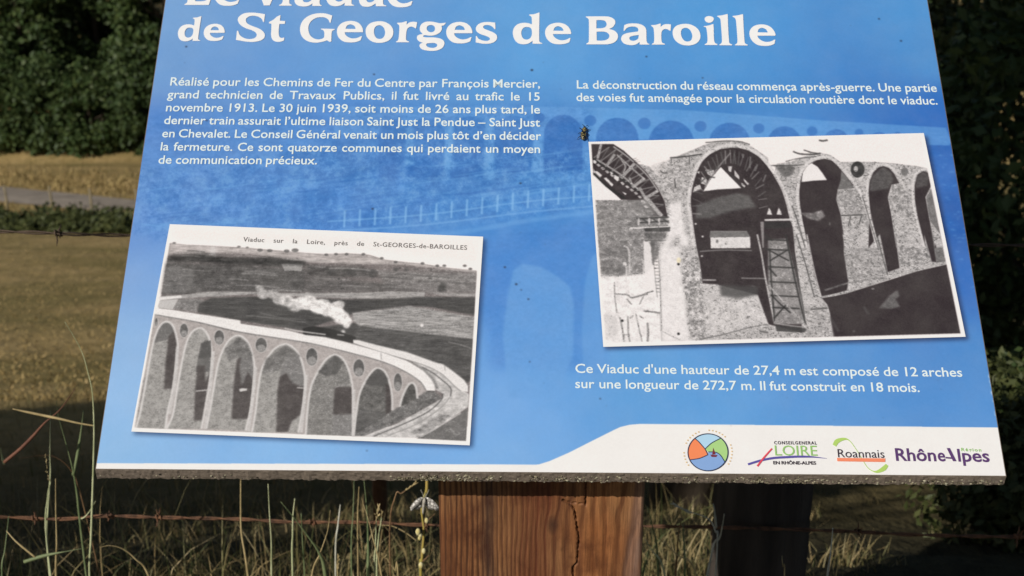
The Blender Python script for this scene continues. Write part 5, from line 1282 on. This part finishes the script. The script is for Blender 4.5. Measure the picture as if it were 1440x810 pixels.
def clumpy(area, nc, s):
    def f(n, rng):
        c = np.stack([rng.uniform(area[0], area[1], nc), rng.uniform(area[2], area[3], nc)], 1)
        k = rng.integers(0, nc, n); return c[k, 0] + rng.normal(0, s, n), c[k, 1] + rng.normal(0, s, n)
    return f
A1 = (-2.4, 2.4, 2.3, 4.2)
parts = [blades(9000, A1, .04, .0034, rg, 1.2), blades(5200, A1, .065, .0034, rg, 1.1, 3, clumpy(A1, 150, .05)), blades(420, (-1.7, .55, 2.2, 3.0), .17, .003, rg, .8, 4), blades(1300, (-1.7, .6, 2.1, 2.75), .10, .0026, rg, 1.6, 5), blades(260, (.25, .55, 2.2, 2.7), .11, .003, rg, .7, 4), blades(5000, (-5, 5, 3.8, 9), .09, .005, rg, .9, 3, clumpy((-5, 5, 3.8, 9), 420, .12)),
         blades(5000, (-2, 2, -.3, 2.2), .05, .004, rg)]
v, f = merge(parts)
bare = (v[:, 0] > .66 + .25 * np.sin(v[:, 1] * 5)) & (v[:, 1] > 2.0) & (v[:, 1] < 6) & (np.sin(v[:, 0] * 9) * np.sin(v[:, 1] * 7) < .75)
tag(mesh_np("grass", v, [q[~bare[q].any(axis=1)] for q in f], GRASS), kind="stuff")
def spread_far(n, rng):
    y = 8 + 40 * rng.random(n) ** 1.6; x = rng.uniform(-.52, .30, n) * y
    return x, y
parts = [blades(45000, None, .028, .02, rg, 1.2, 2, spread_far)]
def verge(n, rng):
    s = rng.random(n); a, b = on_ground(-200, 246), on_ground(220, 262); p = a[None] + (b - a)[None] * (s * 1.6)[:, None]
    return p[:, 0] + rng.normal(0, 1.2, n), p[:, 1] + rng.normal(0, 4.0, n)
parts.append(blades(14000, None, .16, .06, rg, .9, 2, verge))
v, f = merge(parts)
# keep the carriageway clear
ra, rb = on_ground(0, 263), on_ground(190, 282); qa, qb = on_ground(0, 284), on_ground(190, 298)
def side(P, a, b): return (b[0] - a[0]) * (P[:, 1] - a[1]) - (b[1] - a[1]) * (P[:, 0] - a[0])
on = (side(v, ra, rb) < 0) & (side(v, qa, qb) > 0)
keep = []
for q in f: keep.append(q[~on[q].any(axis=1)])
tag(mesh_np("meadow_grass", v, keep, DRYM), kind="stuff")

# single tall stems along the fence
STM = dict(pale=two_tone("pale_green_stem", lin((166, 172, 128)), lin((204, 206, 164)), 40, .6, .3), straw=two_tone("straw_stem", lin((150, 132, 92)), lin((190, 170, 124)), 40, .6, .3),
           green=two_tone("green_stem", lin((92, 106, 70)), lin((126, 136, 96)), 40, .55, .3), red=two_tone("reddish_stem", lin((92, 60, 48)), lin((128, 86, 66)), 40, .6, .3),
           brown=two_tone("brown_stem", lin((100, 76, 52)), lin((134, 106, 76)), 40, .6, .3), white=two_tone("bleached_stem", lin((170, 168, 150)), lin((204, 202, 186)), 40, .6, .3))
stems = [
 ("tall pale green stem curving left at its tip beside the board's lower left corner", "pale", 1.95, [(93, 450), (105, 470), (117, 494), (125, 522), (131, 552), (133, 600), (132, 650), (130, 710), (128, 760), (126, 812)], (1.6, 3.4), 1),
 ("red bramble cane slanting up to the right at the left edge", "red", 2.0, [(104, 549), (84, 577), (62, 596), (46, 614), (28, 632), (6, 650)], (2.0, 5.2), 0),
 ("brown arching stem in the dark patch at the left edge", "brown", 2.15, [(33, 638), (60, 636), (78, 639), (98, 656), (112, 690)], (1.8, 2.2), 1),
 ("green blade leaning right behind the red bramble cane", "green", 2.05, [(79, 563), (83, 588), (90, 613), (98, 642), (104, 668), (109, 700), (112, 730)], (1.6, 3.6), 1),
 ("short wide green blade making a V with its neighbour at the left", "green", 2.05, [(111, 588), (110, 612), (107, 642), (103, 668)], (2.6, 5), 0),
 ("beaded seed stalk rising through the dark patch at the left", "pale", 2.1, [(64, 588), (65, 620), (66, 648), (68, 672), (66, 720), (66, 760)], (1.6, 3), 1),
 ("straight straw stem left of the tall curving one", "straw", 1.95, [(85, 662), (83, 710), (82, 760), (79, 812)], (2.2, 4.4), 1),
 ("short pale blade at the very left edge above the lower wire", "pale", 2.1, [(5, 624), (5, 640), (6, 652)], (2, 4), 0),
 ("slender green blade at the bottom left corner", "green", 1.9, [(2, 742), (2, 780), (3, 812)], (2, 4), 1),
 ("fine stem behind the tall curving one, leaning right at its top", "pale", 2.1, [(142, 690), (132, 708), (122, 722), (112, 730)], (1.2, 2), 0),
 ("brown arched blade drooping right at the bottom left", "straw", 1.95, [(148, 757), (160, 758), (176, 766), (192, 783), (210, 812)], (1.4, 3.6), 1),
 ("broad green leaf lying nearly flat at the bottom left", "green", 1.9, [(114, 773), (90, 777), (62, 782), (34, 790)], (1.2, 5.6), 0),
 ("straw blade leaning from the left edge down to the right", "straw", 1.9, [(2, 758), (20, 768), (50, 784)], (1.8, 3), 0),
 ("straight straw stem disappearing under the board, third of the way along", "straw", 2.0, [(338, 665), (338, 710), (339, 748), (344, 778), (349, 812)], (2.8, 3.8), 1),
 ("thin green stem under the board right of the straw one", "pale", 2.0, [(381, 668), (382, 720), (383, 760), (382, 812)], (2.0, 3), 1),
 ("thick green blade leaning left across the wire", "green", 1.9, [(398, 695), (414, 718), (434, 748), (450, 776), (458, 812)], (2, 6.4), 1),
 ("upright jointed stalk crossing the thick green blade", "pale", 1.95, [(416, 696), (413, 722), (412, 752), (411, 784)], (2.4, 3.2), 1),
 ("faint green stalk right of the jointed one", "green", 2.1, [(426, 712), (427, 760), (428, 800)], (2.2, 2.6), 1),
 ("reddish straw blade leaning right over the wire", "straw", 1.95, [(465, 715), (461, 745), (450, 778), (438, 812)], (1.4, 2.8), 1),
 ("whitish stalk standing just right of the reddish blade", "white", 2.05, [(476, 721), (474, 745), (472, 772)], (2.6, 2.6), 1),
 ("tall thin green blade below the middle of the postcard", "green", 2.05, [(495, 690), (495, 730), (494, 770)], (1.6, 2.8), 1),
 ("wide green blade reaching up to the board's lower edge", "green", 1.95, [(507, 676), (511, 700), (515, 735), (517, 775), (518, 812)], (1.6, 5.6), 1),
 ("thin straw stem meeting the wide green blade at the board's edge", "straw", 1.97, [(507, 674), (505, 700), (503, 740)], (2, 2.4), 1),
 ("straw stem slanting down right across the wire toward the post", "straw", 1.85, [(505, 718), (515, 740), (524, 765), (537, 812)], (1.2, 3), 1),
 ("thin straw arch left of the post, below the wire", "straw", 2.05, [(531, 738), (552, 740), (572, 750), (590, 764)], (1.4, 1.8), 0),
 ("green blade against the right side of the post", "green", 2.0, [(908, 698), (913, 718), (918, 742), (924, 775)], (1.6, 3.6), 1),
 ("brown stem rising through the wire right of the post", "brown", 2.0, [(955, 716), (952, 742), (951, 775), (950, 812)], (2.2, 3.6), 1),
 ("pale blade pointing up beside the dark fence post", "white", 2.05, [(1001, 700), (1004, 718), (1007, 742)], (2, 3.4), 0),
 ("pale blade closest to the dark fence post", "white", 2.05, [(1014, 706), (1013, 728), (1010, 752), (1002, 772)], (2, 3.2), 1),
 ("green stalk standing between the post and the dark fence post", "green", 2.0, [(963, 749), (963, 772), (963, 795)], (2.6, 3.4), 1),
 ("green blade sloping down right beside the post", "pale", 1.9, [(906, 756), (918, 775), (934, 805)], (2, 3.6), 1),
 ("thin pale stem sloping down right from the post", "straw", 1.95, [(908, 744), (930, 760), (952, 780), (978, 805)], (1.6, 2.4), 1),
 ("green stem hugging the right side of the post at the bottom", "green", 1.9, [(911, 760), (908, 785), (904, 812)], (2, 4), 1),
 ("tall sunlit blade right of the dark fence post", "white", 1.75, [(1175, 752), (1170, 780), (1163, 812)], (2.2, 4), 1),
 ("shorter brownish blade right of the tall sunlit one", "straw", 1.75, [(1182, 785), (1179, 798), (1175, 812)], (1.6, 2.6), 1),
 ("single thin stem in front of the dark fence post", "straw", 1.75, [(1104, 795), (1103, 803), (1103, 812)], (1.6, 2.2), 1),
]
def add_stem(label, mat, Y, pts, w, ground, extra=None):
    P = np.array([at(x, y, Y) for x, y in pts])
    rng = np.random.default_rng(len(label) * 7 + int(pts[0][0]))
    P[:, 1] += np.linspace(rng.uniform(-.04, .04), 0, len(P))
    if ground:
        e = P[-1].copy(); dx = (P[-1] - P[-2]); e2 = e + np.array([np.clip(dx[0] / max(-dx[2], .01), -.5, .5) * e[2] * .4, 0, -e[2]]); e2[2] = float(ground_z(e2[0], e2[1])) - .01
        P = np.vstack([P, (e + e2) / 2, e2])
    root = P[-1]
    C = catmull(P, 6)
    depth = Y * CP + (1.6 - P[0, 2]) * SP
    r = np.array(w) * depth / 2000 / 2
    v, f = tube(C - root, [r[0] * .5, r[0], r[1], r[1]], 6)
    o = mesh_np("grass_stem", v, f, STM[mat], smooth=True, loc=tuple(root))
    return tag(o, label, "grass stem", "tall grass stems along the fence")
for st in stems: add_stem(*st)
# dry leaf snapped off sideways from the tall stem
P = np.array([at(x, y, 1.95) for x, y in ((134, 599), (110, 595), (84, 589), (60, 584), (36, 579), (18, 575))])
v, f = tube(catmull(P, 6) - P[0], [.0011, .0016, .0022, .0020, .0008], 5)
tag(mesh_np("dry_grass_leaf", v, f, STM['straw'], smooth=True, loc=tuple(P[0])), "long straw coloured leaf sticking out left from the tall curving stem", "grass leaf")
# seed heads
def seed_head(label, Y, pts, stem, w, mat, grain=14, seed=0):
    rng = np.random.default_rng(seed)
    P = catmull([at(x, y, Y) for x, y in pts], 6)
    Q = [at(x, y, Y) for x, y in stem]
    if stem[-1][1] > 760: e = Q[-1].copy(); e[2] = float(ground_z(e[0], e[1])) - .01; Q.append(e)
    Q = np.array(Q); root = Q[-1]
    o = empty("seed_grass", tuple(root), label=label, cat="grass stem", group="grass seed heads by the fence")
    v, f = tube(catmull(np.vstack([P[-1:], Q]), 5) - root, [.0007, .0012, .0016], 5); mesh_np("stem", v, f, STM[mat], o, True)
    parts = []
    for i in range(grain):
        p = P[int(i / grain * (len(P) - 1))]; d = P[min(len(P) - 1, int(i / grain * (len(P) - 1)) + 1)] - p; d = -d / (np.linalg.norm(d) + 1e-9)
        s = np.array([rng.normal(), rng.normal(), rng.normal()]); ax = d * 1.0 + s * .32; ax /= np.linalg.norm(ax)
        b = np.cross(ax, [.2, .9, .1]); b /= np.linalg.norm(b); c = np.cross(ax, b)
        parts.append(ellipsoid(p + s * w * .35, (w * .34, w * .34, w * 1.25), np.stack([b, c, ax], 1), 6, 5))
    v, f = merge(parts); mesh_np("seeds", v - root, f, STM['straw' if mat != 'white' else 'white'], o, True)
    return o
seed_head("plump pale seed head standing above the wire left of the post", 1.98, [(533, 712), (531, 722), (529, 732)], [(529, 735), (528, 770), (527, 812)], .0034, 'pale', 16, 1)
seed_head("small seed head just right of the plump one", 2.02, [(538, 720), (536, 728)], [(536, 732), (532, 760), (530, 812)], .0022, 'pale', 8, 2)
seed_head("drooping straw seed head at the bottom left of the post", 1.9, [(538, 778), (545, 788), (553, 798)], [(556, 803), (560, 812)], .0022, 'straw', 14, 3)
seed_head("golden bobbly seed head at the bottom below the postcard", 1.9, [(476, 782), (475, 792), (475, 804)], [(475, 808), (475, 812)], .0026, 'straw', 16, 4)
seed_head("pale feathery seed head leaning left, right of the post", 1.98, [(946, 708), (954, 712), (966, 718), (974, 721)], [(984, 724), (998, 731), (1006, 748), (1008, 775)], .0030, 'white', 18, 5)
seed_head("dry grey seed spike tucked under the board left of the butterfly", 1.9, [(585, 678), (578, 685), (570, 690)], [(564, 694), (556, 698), (548, 770)], .0028, 'brown', 14, 6)
seed_head("beaded pale seed stalk low in the dark patch at the left", 2.08, [(64, 640), (66, 655), (68, 668), (71, 678)], [(67, 700), (66, 765)], .0022, 'pale', 12, 7)

# ------------------------------------------------------------------ butterfly on its flower stem
def butterfly():
    Y = 1.88
    c = at(596.5, 704, Y)
    st = empty("flower_stem", tuple(at(592, 812, Y + .012)), label="yellow green flower stem left of the post with small buds, a butterfly hanging on it", cat="plant")
    so = np.array(st.location)
    pts = [at(x, y, Y + .012) for x, y in ((600, 660), (600.5, 680), (599.5, 692), (596, 700), (593, 718), (596, 745), (594.5, 770), (593, 792), (592, 812))]; pts.append(np.array([pts[-1][0], Y + .012, -.01]))
    v, f = tube(catmull(pts, 6) - so, [.0024, .0026, .0016, .0022, .0026], 7)
    mesh_np("stem", v, f, two_tone("flower_stalk", lin((150, 140, 62)), lin((176, 150, 84)), 50, .6, .3), st, True)
    bm_ = two_tone("bud", lin((196, 180, 110)), lin((214, 206, 166)), 90, .6, .3)
    for (x, y, r) in ((588, 748, .0050), (591, 753, .0036), (600, 732, .0040), (596, 775, .0042), (592, 795, .0048), (590, 757, .003)):
        v, f = ellipsoid(at(x, y, Y) - so, (r * .8, r * .8, r * 1.2)); mesh_np("bud", v, f, bm_, st, True)
    for P in (((597, 742), (604, 730), (612, 722)), ((594, 790), (602, 782), (608, 772))):
        v, f = tube(catmull([at(x, y, Y + .01) for x, y in P], 5) - so, [.0012, .0006], 5); mesh_np("twig", v, f, STM['brown'], st, True)
    b = empty("butterfly", tuple(c), label="white and grey patterned butterfly hanging with spread wings left of the post", cat="butterfly")
    t = NT("butterfly_wing", .7, .2)
    vor = t.new('ShaderNodeTexVoronoi', feature='DISTANCE_TO_EDGE'); vor.inputs['Scale'].default_value = 210; t.link(t.coords((1, 1, 1)), vor.inputs['Vector'])
    t.base(t.ramp(vor.outputs['Distance'], [(0.02, lin((104, 100, 96))), (0.12, lin((178, 174, 168))), (0.28, lin((226, 222, 216)))]))
    body = two_tone("butterfly_body", lin((150, 144, 132)), lin((196, 190, 178)), 300, .8, .2)
    k = (Y * CP + .9 * SP) / 2000
    def L(x, y, dy=0): return np.array([(x - 596.5) * k, dy, -(y - 704) * k * 1.08])
    for side_ in (-1, 1):
        for hind, pl in ((0, [(597.5, 698.5), (603, 697), (610, 700.5), (616, 707), (618, 712.5), (616, 715.5), (611, 714), (606, 710), (600, 705)]), (1, [(597.5, 704), (602, 706), (607, 710), (611, 713.5), (609, 715.8), (603, 714.8), (599, 711)])):
            Q = catmull([L(596.5 + side_ * (x - 596.5) * (1.0 if side_ > 0 else .93), y, -.003 - abs(x - 596.5) * k * .25 + hind * .0015) for x, y in pl], 5, True)
            n = len(Q); ctr = Q.mean(0)
            V = np.vstack([Q, Q + [0, .0004, 0], [ctr + [0, -.0006, 0]], [ctr + [0, .0006, 0]]])
            F3 = [(i, (i + 1) % n, 2 * n) for i in range(n)] + [(n + (i + 1) % n, n + i, 2 * n + 1) for i in range(n)]
            F4 = [(i, i + n, (i + 1) % n + n, (i + 1) % n) for i in range(n)]
            mesh_np("hindwing" if hind else "forewing", V, [np.array(F3), np.array(F4)], t.m, b)
    bp = catmull([L(597.5, 697, -.006), L(597, 701, -.007), L(596, 708, -.006), L(595, 716, -.005), L(594.6, 723, -.004)], 5)
    v, f = tube(bp, [.0016, .0026, .0024, .0019, .0008], 8); mesh_np("body", v, f, body, b, True)
    for s_ in (-1, 1):
        v, f = tube(catmull([L(597.5, 697, -.006), L(598 + s_ * 3, 692, -.004), L(598 + s_ * 6, 686, -.002)], 4), [.0003, .0004], 4); mesh_np("antenna", v, f, body, b)
        for j in range(3):
            v, f = tube(np.array([L(597, 700 + j * 2, -.006), L(597 + s_ * 2, 698 + j * 2.4, 0.002), L(598, 696 + j * 3, .010)]), [.0003], 4); mesh_np("leg", v, f, body, b)
butterfly()

# ------------------------------------------------------------------ speckled beetle on the board
def beetle():
    uv = on_board(820.5, 190.5)
    root = empty("beetle", (0, 0, 0), label="small black beetle speckled yellow beside the top left corner of the building site photograph", cat="beetle")
    Mb = Matrix([list(M[0]) + [0], list(M[1]) + [0], list(M[2]) + [0], [0, 0, 0, 1]])
    p = O + M @ np.array([uv[0], uv[1], 0.0012])
    root.matrix_world = Matrix.Translation(Vector(p)) @ Mb @ Matrix.Rotation(R(-9), 4, 'Z') @ Matrix.Diagonal((1.0, 1.2, 1.0, 1.0))
    t = NT("beetle_shell", .35, .5)
    vor = t.new('ShaderNodeTexVoronoi'); vor.inputs['Scale'].default_value = 900; t.link(t.coords(), vor.inputs['Vector'])
    t.base(t.ramp(vor.outputs['Distance'], [(0.22, lin((196, 180, 110))), (0.42, (0.012, 0.011, 0.012))]))
    blk = NT("beetle_black", .4, .4); blk.base((0.012, 0.011, 0.014))
    def dome(cy, rx_, ry_, h, z0=.0008):
        v, f = ellipsoid((0, cy, z0 + h * .45), (rx_, ry_, h * .6), None, 20, 12); return v, f
    v, f = merge([dome(-.0016, .0034, .0056, .0042), dome(.0042, .0029, .0026, .0034), dome(.0070, .0016, .0015, .0022)])
    mesh_np("body", v, f, t.m, root, True)
    v, f = tube(np.array([(0, .0022, .0036), (0, -.002, .0039), (0, -.0064, .0028)]), [.00018], 4); mesh_np("wing_seam", v, f, blk.m, root)
    for s_ in (-1, 1):
        for y0, dy in ((.0040, .0030), (.0008, -.0004), (-.0022, -.0042)):
            v, f = tube(catmull([(s_ * .0022, y0, .0016), (s_ * .0044, y0 + dy * .5, .0022), (s_ * .0062, y0 + dy, .0002)], 4), [.00045, .0004, .0002], 5); mesh_np("leg", v, f, blk.m, root, True)
        v, f = tube(catmull([(s_ * .0008, .0080, .0016), (s_ * .0020, .0098, .0018), (s_ * .0030, .0104, .0014)], 3), [.0002, .00035], 5); mesh_np("antenna", v, f, blk.m, root)
beetle()
